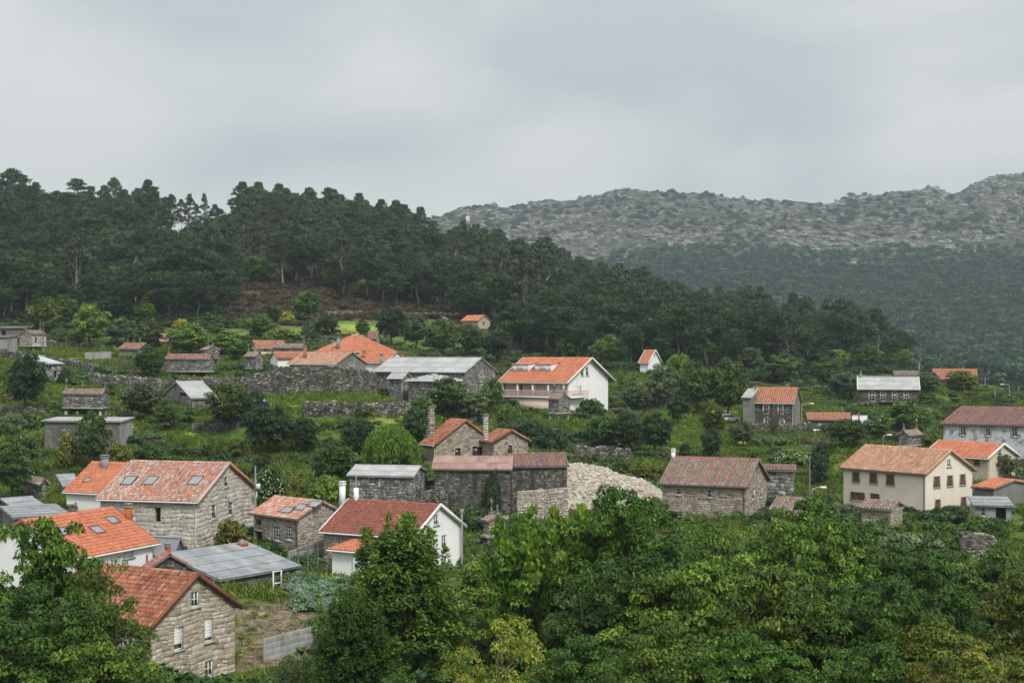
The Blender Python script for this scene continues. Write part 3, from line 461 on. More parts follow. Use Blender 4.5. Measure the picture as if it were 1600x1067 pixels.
# mountain: granite and scrub
mm = bpy.data.materials.new('mountain_granite'); mm.use_nodes = True; nt = mm.node_tree; b = nt.nodes['Principled BSDF']
tc = N(nt, 'ShaderNodeTexCoord'); co = tc.outputs['Object']
mpn = N(nt, 'ShaderNodeMapping'); mpn.inputs['Scale'].default_value = (1, 0.5, 2.2); mpn.inputs['Rotation'].default_value = (0, 0.25, 0); nt.links.new(co, mpn.inputs[0])
na = noise(nt, mpn.outputs[0], 0.085, 9, 0.78); nb = noise(nt, co, 0.009, 6, 0.65); nc = noise(nt, mpn.outputs[0], 0.35, 6, 0.75)
ra = ramp(nt, [(0.030,0.036,0.022),(0.060,0.060,0.042),(0.17,0.16,0.14),(0.38,0.365,0.335)], [0.39, 0.49, 0.54, 0.66]); nt.links.new(na.outputs[0], ra.inputs[0])
rb = ramp(nt, [(0,0,0),(1,1,1)], [0.44, 0.60]); nt.links.new(nb.outputs[0], rb.inputs[0])
rc = ramp(nt, [(0.5,)*3,(1.3,)*3], [0.35, 0.65]); nt.links.new(nc.outputs[0], rc.inputs[0])
cm = mix(nt, 'MULTIPLY', 1.0, ra.outputs[0], rc.outputs[0])
sc2 = N(nt, 'ShaderNodeMath', operation='MULTIPLY'); sc2.inputs[1].default_value = 0.68; nt.links.new(rb.outputs[0], sc2.inputs[0])
cm = mix(nt, 'MIX', sc2.outputs[0], cm, (0.050,0.056,0.036))
att = N(nt, 'ShaderNodeAttribute'); att.attribute_name = 'gcol'; sepc = N(nt, 'ShaderNodeSeparateColor'); nt.links.new(att.outputs['Color'], sepc.inputs[0])
cm = mix(nt, 'MIX', sepc.outputs[0], cm, (0.022,0.034,0.020))
nt.links.new(cm, b.inputs['Base Color']); b.inputs['Roughness'].default_value = 0.95; b.inputs['Specular IOR Level'].default_value = 0.15
bp = N(nt, 'ShaderNodeBump'); bp.inputs['Strength'].default_value = 1.0; bp.inputs['Distance'].default_value = 7.0; nt.links.new(na.outputs[0], bp.inputs['Height']); nt.links.new(bp.outputs[0], b.inputs['Normal'])
us2 = np.concatenate([np.arange(-900, 560, 40), np.arange(560, 1681, 3.5), np.arange(1700, 2601, 40)]).astype(float)
ds2 = np.concatenate([np.linspace(1150, 1500, 40)[:-1], np.linspace(1500, 2350, 230), np.linspace(2375, 2700, 12)])
def forest_line(px): return np.interp(px, [560,860,900,1000,1100,1180,1300,1400,1500,1600,1700], [430,440,436,405,385,400,412,405,402,395,392])
mo = grid_obj('mountain', us2, ds2, mm)
nv = len(mo.data.vertices); cc = np.zeros(nv*3); mo.data.vertices.foreach_get('co', cc); cc = cc.reshape(-1, 3)
pxm = CX+F*cc[:, 0]/cc[:, 1]; pym = HY-(cc[:, 2]-CZ)*F/cc[:, 1]
fl = np.clip((pym-forest_line(pxm) + (fbm(cc[:, 0]/60, cc[:, 1]/60, 4, 31)-0.5)*50)/8+0.5, 0, 1)
mo.data.color_attributes['gcol'].data.foreach_set('color', np.stack([fl, fl, fl, np.ones(nv)], -1).ravel().astype(np.float32))

# ------------------------------------------------------------------ vegetation meshes
def unit(v): return v/(np.linalg.norm(v, axis=-1, keepdims=True)+1e-9)
def leaf_quads(mb, c, n, t, ln, wd, tint, mi=0):
    n = unit(n); t = unit(t - n*np.sum(t*n, -1, keepdims=True)); s = np.cross(n, t); ln = ln[:, None]; wd = wd[:, None]
    V = np.stack([c-t*ln*0.5, c+s*wd*0.5-n*wd*0.18, c+t*ln*0.5, c-s*wd*0.5-n*wd*0.18], 1).reshape(-1, 3)
    mb.add(V, np.arange(len(V)).reshape(-1, 4), tint, mi)
def rsph(r, n): return unit(r.normal(size=(n, 3)))
def clump(mb, r, c, rad, n, ls, style, asp=0.55, tb=0.5, flat=0.75):
    d = rsph(r, n); lo = -0.35 if style != 'broad' else -0.12; d[:, 2] = np.where(d[:, 2] < lo, -d[:, 2]*0.7, d[:, 2]); d = unit(d)
    rr = rad*(0.45+0.55*r.random(n)**0.5); p = c + d*rr[:, None]*np.array([1, 1, flat]); rnd = rsph(r, n)
    if style == 'broad': nn = unit(d*0.6 + rnd*0.6 + np.array([0, 0, 0.75])); tt = rnd + d*0.7
    elif style == 'needle': nn = unit(rnd + np.array([0, 0, 0.3])); tt = unit(d + np.array([0, 0, 0.5]) + rnd*0.35)
    elif style == 'droop': nn = unit(d*0.8 + rnd*0.7); nn[:, 2] *= 0.5; tt = np.array([0, 0, -1.0]) + rnd*0.45
    ln = ls*(0.65+0.7*r.random(n)); tint = np.clip(tb + 0.16*r.normal(size=n) + 0.05, 0, 1)
    leaf_quads(mb, p, nn, tt, ln, ln*asp, tint)
def trunk_mb(r, h, rad, tips, lean=0.05, k=7, fork=0.35):
    mb = MB(); top = np.array([r.normal()*lean*h, r.normal()*lean*h, h]); P = []
    for i in range(6):
        f = i/5; P.append(np.array([top[0]*f + r.normal()*0.02*h*(0 < i < 5), top[1]*f + r.normal()*0.02*h*(0 < i < 5), h*f]))
    P[0][2] = -0.6
    mb.tube(P, [rad*(1.25 if i == 0 else 1)*(1-0.72*i/5) for i in range(6)], k, 0.5)
    for tp in tips:
        f = fork + (0.95-fork)*r.random(); z = min(f*h, max(0.15*h, tp[2]*0.85)); f = max(0.0, z/h); j = min(4, int(f*5)); q = P[j]*(1-(f*5-j)) + P[j+1]*(f*5-j)
        mid = (q + tp)/2 + np.array([0, 0, -0.03*h]) + r.normal(size=3)*0.02*h; rr = rad*(1-0.72*f)*0.42
        mb.tube([q, mid, tp], [rr, rr*0.6, rr*0.2], 5, 0.5)
    return mb
def make_tree(kind, seed):
    """returns (crown mesh, trunk mesh, nominal width, nominal height); materials are set per object"""
    r = np.random.default_rng(seed); mb = MB(); tips = []
    lob = rsph(r, 7); la = 0.10+0.22*r.random(7)
    def env(d): return 0.80 + sum(a*np.clip((d@l), 0, 1)**3 for l, a in zip(lob, la))
    if kind in ('fg', 'fgs'):
        R, Hh = 3.6, 10.5; nc = 400 if kind == 'fg' else 210; z0 = 5.4
        for i in range(nc):
            d = rsph(r, 1)[0]; e = env(d[None])[0]; q = r.random()**0.30 if i % 5 else r.random()*0.6
            c = np.array([0, 0, z0]) + d*q*e*np.array([R, R, 4.6])
            if c[2] < 1.0: c[2] = 1.0+r.random()*2
            clump(mb, r, c, 0.42+0.38*r.random(), 125, 0.20 if kind == 'fg' else 0.17, 'broad', 0.62, 0.46+0.13*r.normal(), flat=0.62); tips.append(c)
        tr = trunk_mb(r, 8.6, 0.30, tips[::7]); wn, hn = 2*R*1.0, 10.6
    elif kind == 'cherry':
        R, Hh = 2.6, 10; 
        for i in range(150):
            a = r.random()*6.283; rr = R*math.sqrt(r.random()); zt = 9.6 - (rr/R)**2*3.0*r.random() - r.random()**0.7*6.5
            c = np.array([rr*math.cos(a), rr*math.sin(a), max(zt, 0.8)]); ntw = 62
            for s in range(3):
                cc2 = c + np.array([r.normal()*0.12, r.normal()*0.12, 0.42*s]); clump(mb, r, cc2, 0.5-0.12*s, ntw, 0.26, 'droop' if s else 'broad', 0.5, 0.52+0.15*r.normal(), flat=1.0)
            tips.append(c+np.array([0, 0, 1.2]))
        tr = trunk_mb(r, 7.5, 0.16, tips[::3], fork=0.2); wn, hn = 5.4, 10.6
    elif kind == 'bay':
        for i in range(330):
            zt = r.random()**1.15; rad = 3.1*(1-zt)**0.55*(0.7+0.55*r.random()**2) + 0.25; a = r.random()*6.283; q = r.random()**0.35
            c = np.array([rad*q*math.cos(a), rad*q*math.sin(a), 0.4+zt*10.2]); n = 130
            clump(mb, r, c, 0.5, n, 0.19, 'broad', 0.42, 0.42+0.13*r.normal(), flat=1.1)
            if r.random() < 0.5:
                for s in range(4): clump(mb, r, c+np.array([math.cos(a)*0.25, math.sin(a)*0.25, 0.45+0.22*s])*np.array([1, 1, 1]), 0.2-0.03*s, 22, 0.17, 'needle', 0.4, 0.68, flat=1.5)
            tips.append(c)
        tr = trunk_mb(r, 9.5, 0.22, tips[::10], 0.01); wn, hn = 6.2, 11.2
    elif kind == 'yellow':
        for i in range(130):
            d = rsph(r, 1)[0]; q = r.random()**0.4; c = np.array([0, 0, 4.2]) + d*q*np.array([2.6, 2.6, 3.6]); c[2] = max(c[2], 0.7)
            clump(mb, r, c, 0.5, 75, 0.15, 'broad', 0.55, 0.42+0.04*c[2]+0.2*r.normal()); tips.append(c)
        tr = trunk_mb(r, 6.5, 0.12, tips[::2], 0.05, fork=0.15); wn, hn = 5.8, 8.2
    elif kind == 'broad':
        for i in range(115):
            d = rsph(r, 1)[0]; e = env(d[None])[0]; q = r.random()**0.3; c = np.array([0, 0, 3.9]) + d*q*e*np.array([2.8, 2.8, 2.6])
            clump(mb, r, c, 0.55+0.4*r.random(), 58, 0.40, 'broad', 0.62, 0.47+0.15*r.normal(), flat=0.95); tips.append(c)
        tr = trunk_mb(r, 5.2, 0.2, tips[::8]); wn, hn = 6.6, 7.2
    elif kind == 'shrub':
        for i in range(75):
            d = rsph(r, 1)[0]; d[2] = abs(d[2]); e = env(d[None])[0]; q = r.random()**0.35; c = np.array([0, 0, 0.25]) + d*q*e*np.array([1.9, 1.9, 2.0])
            clump(mb, r, c, 0.4+0.3*r.random(), 55, 0.30, 'broad', 0.6, 0.47+0.15*r.normal(), flat=0.95); tips.append(c)
        tr = trunk_mb(r, 1.4, 0.09, tips[::9]); wn, hn = 4.5, 2.7
    elif kind == 'bare':
        for i in range(40):
            d = rsph(r, 1)[0]; d[2] = abs(d[2]); c = np.array([0, 0, 0.8]) + d*np.array([1.9, 1.9, 2.6])*(0.5+0.5*r.random()); tips.append(c)
            clump(mb, r, c, 0.4, 22, 0.32, 'needle', 0.10, 0.5)
        tr = trunk_mb(r, 1.3, 0.14, tips, fork=0.1); wn, hn = 4.2, 3.8
    elif kind == 'pine':
        zc = 8.2+r.random(); n = 62
        for i in range(n):
            d = rsph(r, 1)[0]; e = env(d[None])[0]; q = r.random()**0.33; c = np.array([0, 0, zc]) + d*q*e*np.array([3.0, 3.0, 3.6])
            if d[2] < -0.3 and r.random() < 0.45: continue
            clump(mb, r, c, 0.8+0.35*r.random(), 46, 0.75, 'needle', 0.22, 0.47+0.13*r.normal(), flat=0.8); tips.append(c)
        tr = trunk_mb(r, 10.5, 0.24, tips[::6], 0.02, fork=0.45); wn, hn = 6.6, 12.4
    elif kind == 'euc':
        n = 58
        for i in range(n):
            zt = 0.35+0.65*r.random()**0.8; rad = 2.9*math.sin(min(1.0, (zt-0.25)/0.75*0.95+0.12)*math.pi)**0.6*(0.5+0.6*r.random()); a = r.random()*6.283
            c = np.array([rad*math.cos(a), rad*math.sin(a), 16.5*zt])
            clump(mb, r, c, 0.75+0.4*r.random(), 50, 0.62, 'droop', 0.32, 0.47+0.14*r.normal(), flat=0.75); tips.append(c)
        tr = trunk_mb(r, 15.5, 0.24, tips[::4], 0.015, fork=0.35); wn, hn = 6.6, 17.4
    elif kind == 'willow':
        for i in range(170):
            a = r.random()*6.283; rr = 3.0*math.sqrt(r.random()); z1 = 5.2*math.sqrt(max(0, 1-(rr/3.35)**2)); x, y = rr*math.cos(a), rr*math.sin(a); ln = 0.8+2.2*r.random()
            m = 46; t = r.random(m); z = z1 - t*ln + 0.5; p = np.stack([x*(1+0.05*t)+r.normal(size=m)*0.14, y*(1+0.05*t)+r.normal(size=m)*0.14, np.maximum(z, 0.1)], 1)
            nn = rsph(r, m); nn[:, 2] *= 0.4; leaf_quads(mb, p, nn, np.array([0, 0, -1.0])+rsph(r, m)*0.25, 0.34+0.2*r.random(m), 0.10+0.05*r.random(m), np.clip(0.5+0.15*r.normal(size=m), 0, 1))
        tr = trunk_mb(r, 3.6, 0.25, [np.array([r.normal(), r.normal(), 4.2]) for _ in range(8)]); wn, hn = 6.6, 5.9
    elif kind == 'plume':
        m = 520; a = r.random(m)*6.283; el = 0.5+0.9*r.random(m)
        d = np.stack([np.cos(a)*np.cos(el), np.sin(a)*np.cos(el), np.sin(el)], 1); ln = 1.0+1.0*r.random(m)
        leaf_quads(mb, d*ln[:, None]*0.5+r.normal(size=(m, 3))*0.05+np.array([0, 0, 0.1]), rsph(r, m), d, ln, 0.06+0.04*r.random(m), np.clip(0.55+0.2*r.normal(size=m), 0, 1))
        tr = None; wn, hn = 2.6, 1.9
    elif kind == 'tuft':
        m = 46; a = r.random(m)*6.283; el = 0.6+0.9*r.random(m)
        d = np.stack([np.cos(a)*np.cos(el), np.sin(a)*np.cos(el), np.sin(el)], 1); ln = 0.25+0.35*r.random(m)
        leaf_quads(mb, d*ln[:, None]*0.45+np.concatenate([r.normal(size=(m, 2))*0.28, np.zeros((m, 1))], 1), rsph(r, m), d, ln, 0.07+0.05*r.random(m), np.clip(0.5+0.22*r.normal(size=m), 0, 1))
        tr = None; wn, hn = 1.2, 0.5
    elif kind == 'bramble':
        for i in range(16):
            c = np.array([r.normal()*0.6, r.normal()*0.6, 0.15+0.35*r.random()]); clump(mb, r, c, 0.4, 40, 0.26, 'broad', 0.6, 0.45+0.16*r.normal())
        tr = None; wn, hn = 2.4, 0.9
    elif kind == 'far':
        for i in range(15):
            d = rsph(r, 1)[0]; d[2] = abs(d[2])*1.0-0.15; c = np.array([0, 0, 6.5]) + d*np.array([2.4, 2.4, 3.4])*(0.4+0.6*r.random())
            clump(mb, r, c, 1.25, 16, 1.6, 'broad', 0.6, 0.42+0.24*r.normal(), flat=1.0)
        tr = trunk_mb(r, 8, 0.25, [], 0.02, k=4); wn, hn = 6.6, 11
    return (mb, tr, wn, hn)
TREES = {}
def reg(kind, n, s0):
    L = []
    for i in range(n):
        mb, tr, wn, hn = make_tree(kind, s0+i)
        cm_ = mb.mesh(kind+'_crown', M['leaf_mid']); tm = tr.mesh(kind+'_trunk', M['bark']) if tr else None
        L.append((cm_, tm, wn, hn))
    TREES[kind] = L
for kd, n, s0 in (('fg',3,100),('fgs',1,120),('cherry',1,140),('bay',1,150),('yellow',1,160),('broad',4,200),('shrub',4,220),('bare',1,240),('pine',4,260),('euc',4,280),('willow',1,300),('plume',1,310)): reg(kd, n, s0)
def setmat(o, m):
    o.material_slots[0].link = 'OBJECT'; o.material_slots[0].material = m
def tree(kind, x, y, w, h, leaf, bark='bark', name='tree', label=None, cat='tree', group=None, var=None, z=None, parts=True):
    L = TREES[kind]; cm_, tm, wn, hn = L[(random.randrange(len(L)) if var is None else var) % len(L)]
    if z is None: z = gz(x, y)
    e = empty(name, (x, y, z - 0.1), random.random()*6.283)
    e.scale = (w/wn, w/wn, h/hn); tag(e, label, cat, group)
    c = bpy.data.objects.new('crown' if cat != 'shrub' else 'foliage', cm_); COL.objects.link(c); c.parent = e; setmat(c, M[leaf])
    if tm:
        t = bpy.data.objects.new('trunk', tm); COL.objects.link(t); t.parent = e; setmat(t, M[bark])
    return e

# ------------------------------------------------------------------ building helpers
def roof_plane(mb_t, mb_s, O, U, V, w, l, style, cw, ch, mask=None, thick=0.10, hgt=0.07, r=None):
    """tiles on the rectangle O + u*U + v*V ; slab as a thin prism below"""
    U = np.array(U, float); V = np.array(V, float); O = np.array(O, float); Nn = np.cross(U, V); Nn /= np.linalg.norm(Nn)
    if Nn[2] < 0: Nn = -Nn
    if style == 'tile':
        nc = max(2, int(round(w/cw))); nr = max(2, int(round(l/ch))); cw = w/nc; ch = l/nr
        prof = [(0.0, 0.0), (0.14, 0.75), (0.34, 1.0), (0.54, 0.75), (0.68, 0.0)]; NP_ = 4
        I, J = np.meshgrid(np.arange(nc), np.arange(nr), indexing='ij'); I = I.ravel(); J = J.ravel()
        if mask is not None:
            k = mask((I+0.5)*cw, (J+0.5)*ch); I = I[k]; J = J[k]
        n = len(I); jit = rng.normal(size=n)*0.008; jr = rng.normal(size=n)*0.006; Vs = []
        for (pu, ph) in prof:
            for e, dz in ((-0.06, 0.04), (1.0, 0.0)):
                u = (I+pu)*cw + jit; v = (J+e)*ch
                Vs.append(O + u[:, None]*U + v[:, None]*V + (ph*hgt + dz + 0.012 + jr)[:, None]*Nn)
        A = np.stack(Vs, 1).reshape(-1, 3); base = (np.arange(n)*10)[:, None]
        Fc = np.concatenate([base + np.array([[2*s, 2*s+2, 2*s+3, 2*s+1]]) for s in range(4)], 0)
        ti = np.clip(0.5 + 0.2*rng.normal(size=n) + 0.30*(vhash(I, np.zeros_like(I), 4)-0.5), 0, 1)
        mb_t.add(A, Fc, np.concatenate([ti]*4))
    else:
        nc = max(4, int(round(w/(cw/4)))); x = np.linspace(0, w, nc+1); hh = 0.5+0.5*np.cos(np.arange(nc+1)*math.pi/2)
        nr = max(1, int(round(l/ch)))
        for j in range(nr):
            v0 = max(-0.05, l*j/nr-0.05); v1 = l*(j+1)/nr; lft = 0.03
            if mask is not None:
                kk = mask(x, np.full(len(x), (j+0.5)*l/nr))
            A0 = O + x[:, None]*U + v0*V + (hh*hgt+0.012+lft)[:, None]*Nn; A1 = O + x[:, None]*U + v1*V + (hh*hgt+0.012)[:, None]*Nn
            i = np.arange(nc); 
            if mask is not None: i = i[kk[:-1] & kk[1:]]
            if len(i) == 0: continue
            Fc = np.stack([i, i+1, i+1+nc+1, i+nc+1], 1)
            sheet = np.floor(i/4/4.0); ti = vhash(sheet.astype(np.int64), np.full(len(i), j), 5)
            mb_t.add(np.vstack([A0, A1]), Fc, ti)
def win_obj(house, face, a0, a1, z0, z1, style, fr):
    """fr(a, z, d) -> local point, d = outwards. builds window > pane / shutter / sill"""
    w = a1-a0; hgt = z1-z0; dpt = -0.14
    def bar(mb, p0, p1, q0, q1, d0, d1, t=0.5):
        P = [fr(p0, q0, d0), fr(p1, q0, d0), fr(p1, q1, d0), fr(p0, q1, d0), fr(p0, q0, d1), fr(p1, q0, d1), fr(p1, q1, d1), fr(p0, q1, d1)]
        mb.add(P, BOXF, t)
    if style == 'open':
        mb = MB(); bar(mb, a0, a1, z0, z1, -0.35, -0.30); o = mb.obj('doorway' if hgt > 1.5 and z0 < 0.8 else 'window', M['dark'], house)
        s = MB(); bar(s, a0-0.1, a1+0.1, z1, z1+0.16, 0.0, 0.05); s.obj('lintel', M['trim_stone'], o); return o
    if style == 'pipe':
        mb = MB(); bar(mb, a0, a0+0.1, z0, z1, 0.02, 0.12); return mb.obj('downpipe', M['tile_brown'], house)
    if style == 'door_w':
        mb = MB(); bar(mb, a0, a1, z0, z1, -0.06, 0.03); return mb.obj('door', M['frame_white'], house)
    fm = M['frame_white']; nx, ny = 1, 1; t = min(0.07, w*0.12)
    if style[0] == 'w': nx = int(style[1]); ny = int(style[2])
    if style in ('br', 'brw', 'brs'): fm = M['frame_brown']; nx = 2 if style != 'brw' else 3; ny = 1 if style == 'brs' else 3
    if style.endswith('b') and style[0] == 'w': pass
    if style == 'arch': nx, ny = 2, 2
    mb = MB()
    bar(mb, a0, a0+t, z0, z1, dpt, dpt+0.07); bar(mb, a1-t, a1, z0, z1, dpt, dpt+0.07); bar(mb, a0+t, a1-t, z0, z0+t, dpt, dpt+0.07); bar(mb, a0+t, a1-t, z1-t, z1, dpt, dpt+0.07)
    for i in range(1, nx): c = a0+w*i/nx; bar(mb, c-t*0.4, c+t*0.4, z0+t, z1-t, dpt+0.005, dpt+0.065)
    for j in range(1, ny): c = z0+hgt*j/ny; bar(mb, a0+t, a1-t, c-t*0.3, c+t*0.3, dpt+0.01, dpt+0.06)
    o = mb.obj('window', fm, house)
    g = MB(); bar(g, a0+t*0.5, a1-t*0.5, z0+t*0.5, z1-t*0.5, dpt+0.02, dpt+0.03); g.obj('pane', M['glass'], o)
    if style == 'sh':
        zc = z0+hgt*random.choice([0.0, 0.18, 0.18, 0.25]); ns = max(4, int((z1-zc)/0.09)); s = MB()
        for i in range(ns): bar(s, a0+t*0.6, a1-t*0.6, zc+(z1-zc)*i/ns, zc+(z1-zc)*(i+1)/ns-0.002, dpt+0.075, dpt+0.092+0.006*(i%2))
        s.obj('roller_shutter', M['frame_white'], o)
    if style == 'brs':
        for k in range(2):
            s = MB(); ns = 8; b0 = a0+t+(w/2-t)*k; b1 = b0+w/2-t
            for i in range(ns): bar(s, b0+0.01, b1-0.01, z0+t+(hgt-2*t)*i/ns+0.01, z0+t+(hgt-2*t)*(i+1)/ns, dpt+0.075, dpt+0.10, 0.2+0.6*random.random())
            s.obj('shutter', M['frame_brown'], o)
    if style == 'w21b':
        s = MB(); bar(s, a0+w*0.52, a1-t, z0+t, z1-t, dpt+0.035, dpt+0.05); s.obj('curtain', M['frame_tan'], o)
    sm = M['trim_stone'] if style != 'w22' or True else M['trim_stone']
    s = MB(); bar(s, a0-0.12, a1+0.12, z0-0.12, z0, -0.1, 0.10); s.obj('sill', sm, o)
    if style in ('brs', 'arch', 'br', 'brw', 'w21b', 'w23', 'w34'):
        e = 0.13; s = MB(); mt = 'trim_stone' if style != 'arch' else 'frame_white'
        bar(s, a0-e, a0, z0, z1+e, 0.0, 0.035); bar(s, a1, a1+e, z0, z1+e, 0.0, 0.035); bar(s, a0, a1, z1, z1+e, 0.0, 0.035)
        if style == 'arch':
            for k in range(6):
                t0 = math.pi*k/6; t1 = math.pi*(k+1)/6; c = (a0+a1)/2; R0 = w/2; R1 = w/2+e
                s.add([fr(c+R0*math.cos(t0), z1+e+R0*0.5*math.sin(t0), 0.03), fr(c+R1*math.cos(t0), z1+e+R1*0.6*math.sin(t0), 0.03), fr(c+R1*math.cos(t1), z1+e+R1*0.6*math.sin(t1), 0.03), fr(c+R0*math.cos(t1), z1+e+R0*0.5*math.sin(t1), 0.03)], [[0,1,2,3]])
        s.obj('surround', M[mt], o)
    return o
def stone_fill(fr, ln, top, z0, ops, sc, sw, regular=False, joint=0.018, proud=(0.012, 0.035)):
    """list of (V, F, tint) blocks covering the face"""
    out = []; z = z0; row = 0; fr0 = fr; wp_ = random.uniform(0, 50); joint = joint*0.8
    if not regular: fr = lambda a_, z_, d_: fr0(a_, z_ + 0.075*math.sin(a_*1.7+z_*0.9+wp_) * min(1, a_*2, max(0, ln-a_)*2) + 0.03*math.sin(a_*4.3+z_*2.1), d_)
    zmax = max(top(a) for a in (0, ln/2, ln)) if ln else 0
    while z < zmax-0.06:
        ch = random.uniform(*sc); a = (-random.random()*sw[0]*0.5 if not regular else -(row % 2)*sw[0]/2); row += 1
        while a < ln-0.02:
            w = sw[0]+(sw[1]-sw[0])*random.random()**1.6; a0 = max(a, 0.0); a1 = min(a+w, ln);
            if ln-a1 < 0.15: a1 = ln
            a = a1 if a1 > a else a+w
            if a1-a0 < 0.08: continue
            segs = [(a0, a1, z, z+ch)]
            for (o0, o1, q0, q1) in ops:
                ns = []
                for (s0, s1, t0, t1) in segs:
                    if s1 <= o0 or s0 >= o1 or t1 <= q0 or t0 >= q1: ns.append((s0, s1, t0, t1)); continue
                    if s0 < o0-0.06: ns.append((s0, o0, t0, t1))
                    if s1 > o1+0.06: ns.append((o1, s1, t0, t1))
                    m0, m1 = max(s0, o0), min(s1, o1)
                    if t0 < q0-0.05: ns.append((m0, m1, t0, q0))
                    if t1 > q1+0.05: ns.append((m0, m1, q1, t1))
                segs = ns
            for (s0, s1, t0, t1) in segs:
                s0 += joint/2; s1 -= joint/2; t0 += joint/2; t1 -= joint/2
                if s1-s0 < 0.04 or t1-t0 < 0.04: continue
                split = (not regular) and t1-t0 > 0.22 and s1-s0 < 0.48 and random.random() < 0.45; sf = random.uniform(0.38, 0.62)
                for (u0, u1) in ([(t0, t1)] if not split else [(t0, t0+(t1-t0)*sf-joint/2), (t0+(t1-t0)*sf+joint/2, t1)]):
                    tl = min(u1, top(s0)-0.02); trr = min(u1, top(s1)-0.02)
                    if tl-u0 < 0.03 and trr-u0 < 0.03: continue
                    tl = max(tl, u0+0.01); trr = max(trr, u0+0.01)
                    j = 0.0 if regular else 0.028; p = random.uniform(*proud); b = min(0.03, (s1-s0)*0.2, (u1-u0)*0.2)
                    R = lambda: random.uniform(-j, j)
                    B = [(s0, u0), (s1, u0), (s1, trr), (s0, tl)]
                    Fp = [(s0+b+R()*0.5, u0+b+R()*0.5), (s1-b+R()*0.5, u0+b+R()*0.5), (s1-b+R()*0.5, max(trr-b, u0+b)), (s0+b+R()*0.5, max(tl-b, u0+b))]
                    Vv = [fr(q[0], q[1], -0.01) for q in B] + [fr(q[0], q[1], p+R()) for q in Fp]
                    out.append((Vv, [[4,5,6,7],[0,1,5,4],[1,2,6,5],[2,3,7,6],[3,0,4,7]], min(1, max(0, random.gauss(0.5, 0.27)))))
        z += ch
    return out
def build_house(h):
    a = h['a']; L, W, D = h['L'], h['W'], h['D']; ca, sa = math.cos(a), math.sin(a); zb = h['zb'] - 0.2
    root = empty(h['n'], (h['x'], D, zb), -a); tag(root, h['lb'], h.get('cat', 'house' if 'house' in h['n'] or 'cottage' in h['n'] else ('barn' if 'barn' in h['n'] else ('hut' if 'hut' in h['n'] else ('annexe' if 'ann' in h['n'] or 'lean' in h['n'] else 'shed')))))
    C = np.array([h['x'], D, zb])
    def loc(p): d = np.asarray(p)-C; return np.array([d[0]*ca - d[1]*sa, d[0]*sa + d[1]*ca, d[2]])
    rx = h['rx']; ov = h.get('ov', 0.35); vo = h.get('vo', 0.25)
    ze = CZ + (HY-h['ev'])/F*D - zb
    if rx == 'X': span, run = W, L; am = np.array([W/2*sa, W/2*ca])
    elif rx == 'Y': span, run = L, W; am = np.array([-L/2*ca, L/2*sa])
    elif rx == 'hip': span, run = min(L, W), max(L, W); am = np.array([(-L/2)*ca + W/2*sa, L/2*sa + W/2*ca])
    elif rx == 'shedL': span, run = W, L; am = np.array([W*sa, W*ca])
    else: span, run = L, W; am = np.array([-L*ca, L*sa])
    Dr = D + am[1]; zr = CZ + (HY-h['rg'])/F*Dr - zb
    half = span/2 if not rx.startswith('shed') else span
    zr = max(zr, ze+0.25); t = (zr-ze)/(half+ov); zw = ze + ov*t        # wall top
    if h.get('flat'): pass
    th = 0.12
    # wall top functions per face: L (y=0), R (x=0), B (y=W), Fx (x=-L); a along
    gable = lambda ln: (lambda q: zw - th + min(q, ln-q)*t if 0 <= q <= ln else zw-th)
    flat_ = lambda q: zw - th
    if rx == 'X': tops = dict(L=flat_, R=gable(W), B=flat_, G=gable(W))
    elif rx == 'Y': tops = dict(L=gable(L), R=flat_, B=gable(L), G=flat_)
    elif rx == 'hip': tops = dict(L=flat_, R=flat_, B=flat_, G=flat_)
    elif rx == 'shedL': tops = dict(L=flat_, R=lambda q: zw-th+q*t, B=lambda q: zr-th, G=lambda q: zw-th+q*t)
    else: tops = dict(L=lambda q: zw-th+q*t, R=flat_, B=lambda q: zw-th+q*t, G=lambda q: zr-th)
    lens = dict(L=L, R=W, B=L, G=W)
    frs = dict(L=lambda q, z, d: np.array([-q, -d, z]), R=lambda q, z, d: np.array([d, q, z]), B=lambda q, z, d: np.array([-q, W+d, z]), G=lambda q, z, d: np.array([-L-d, q, z]))
    camL = loc((0, 0, CZ))
    def hit_face(f, px, py):
        p = loc(W3d(px, py, 100.0)); r = p-camL
        s = (0-camL[1])/r[1] if f == 'L' else (0-camL[0])/r[0]; q = camL + s*r
        return (-q[0] if f == 'L' else q[1]), q[2]
    def hit_roof(px, py, side=None):
        p = loc(W3d(px, py, 100.0)); r = p-camL
        if rx in ('X', 'shedL') or (rx == 'hip' and side is None): # z = zw + y*t
            s = (zw + camL[1]*t - camL[2])/(r[2]-r[1]*t); return camL+s*r, 'y'
        s = (zw - camL[0]*t - camL[2])/(r[2]+r[0]*t); return camL+s*r, 'x'
    ops = dict(L=[], R=[], B=[], G=[]); wins = []
    for (f, x0, y0, x1, y1, st) in h['win']:
        A0, Z1 = hit_face(f, x0, (y0)); A1, Z0 = hit_face(f, x1, (y1)); am0, zt_ = hit_face(f, (x0+x1)/2, y0); _, zb_ = hit_face(f, (x0+x1)/2, y1)
        a0, a1 = min(A0, A1), max(A0, A1); a0 = max(0.12, a0); a1 = min(lens[f]-0.12, a1)
        if a1-a0 < 0.15: continue
        if st == 'pipe': wins.append((f, a0, a1, zb_, zt_, st)); continue
        zt_ = min(zt_, tops[f](a0)-0.1, tops[f](a1)-0.1)
        if zt_-zb_ < 0.2: continue
        ops[f].append((a0, a1, zb_, zt_)); wins.append((f, a0, a1, zb_, zt_, st))
    wm = M[h['wall']] if not h.get('st') else M[h.get('mort', 'mortar')]
    mats = [wm, M[h.get('wall')], M[h.get('mortL', h.get('mort', 'mortar'))], M[h.get('gabm', h.get('wall'))], M[h.get('frontwall', h['wall'])]]
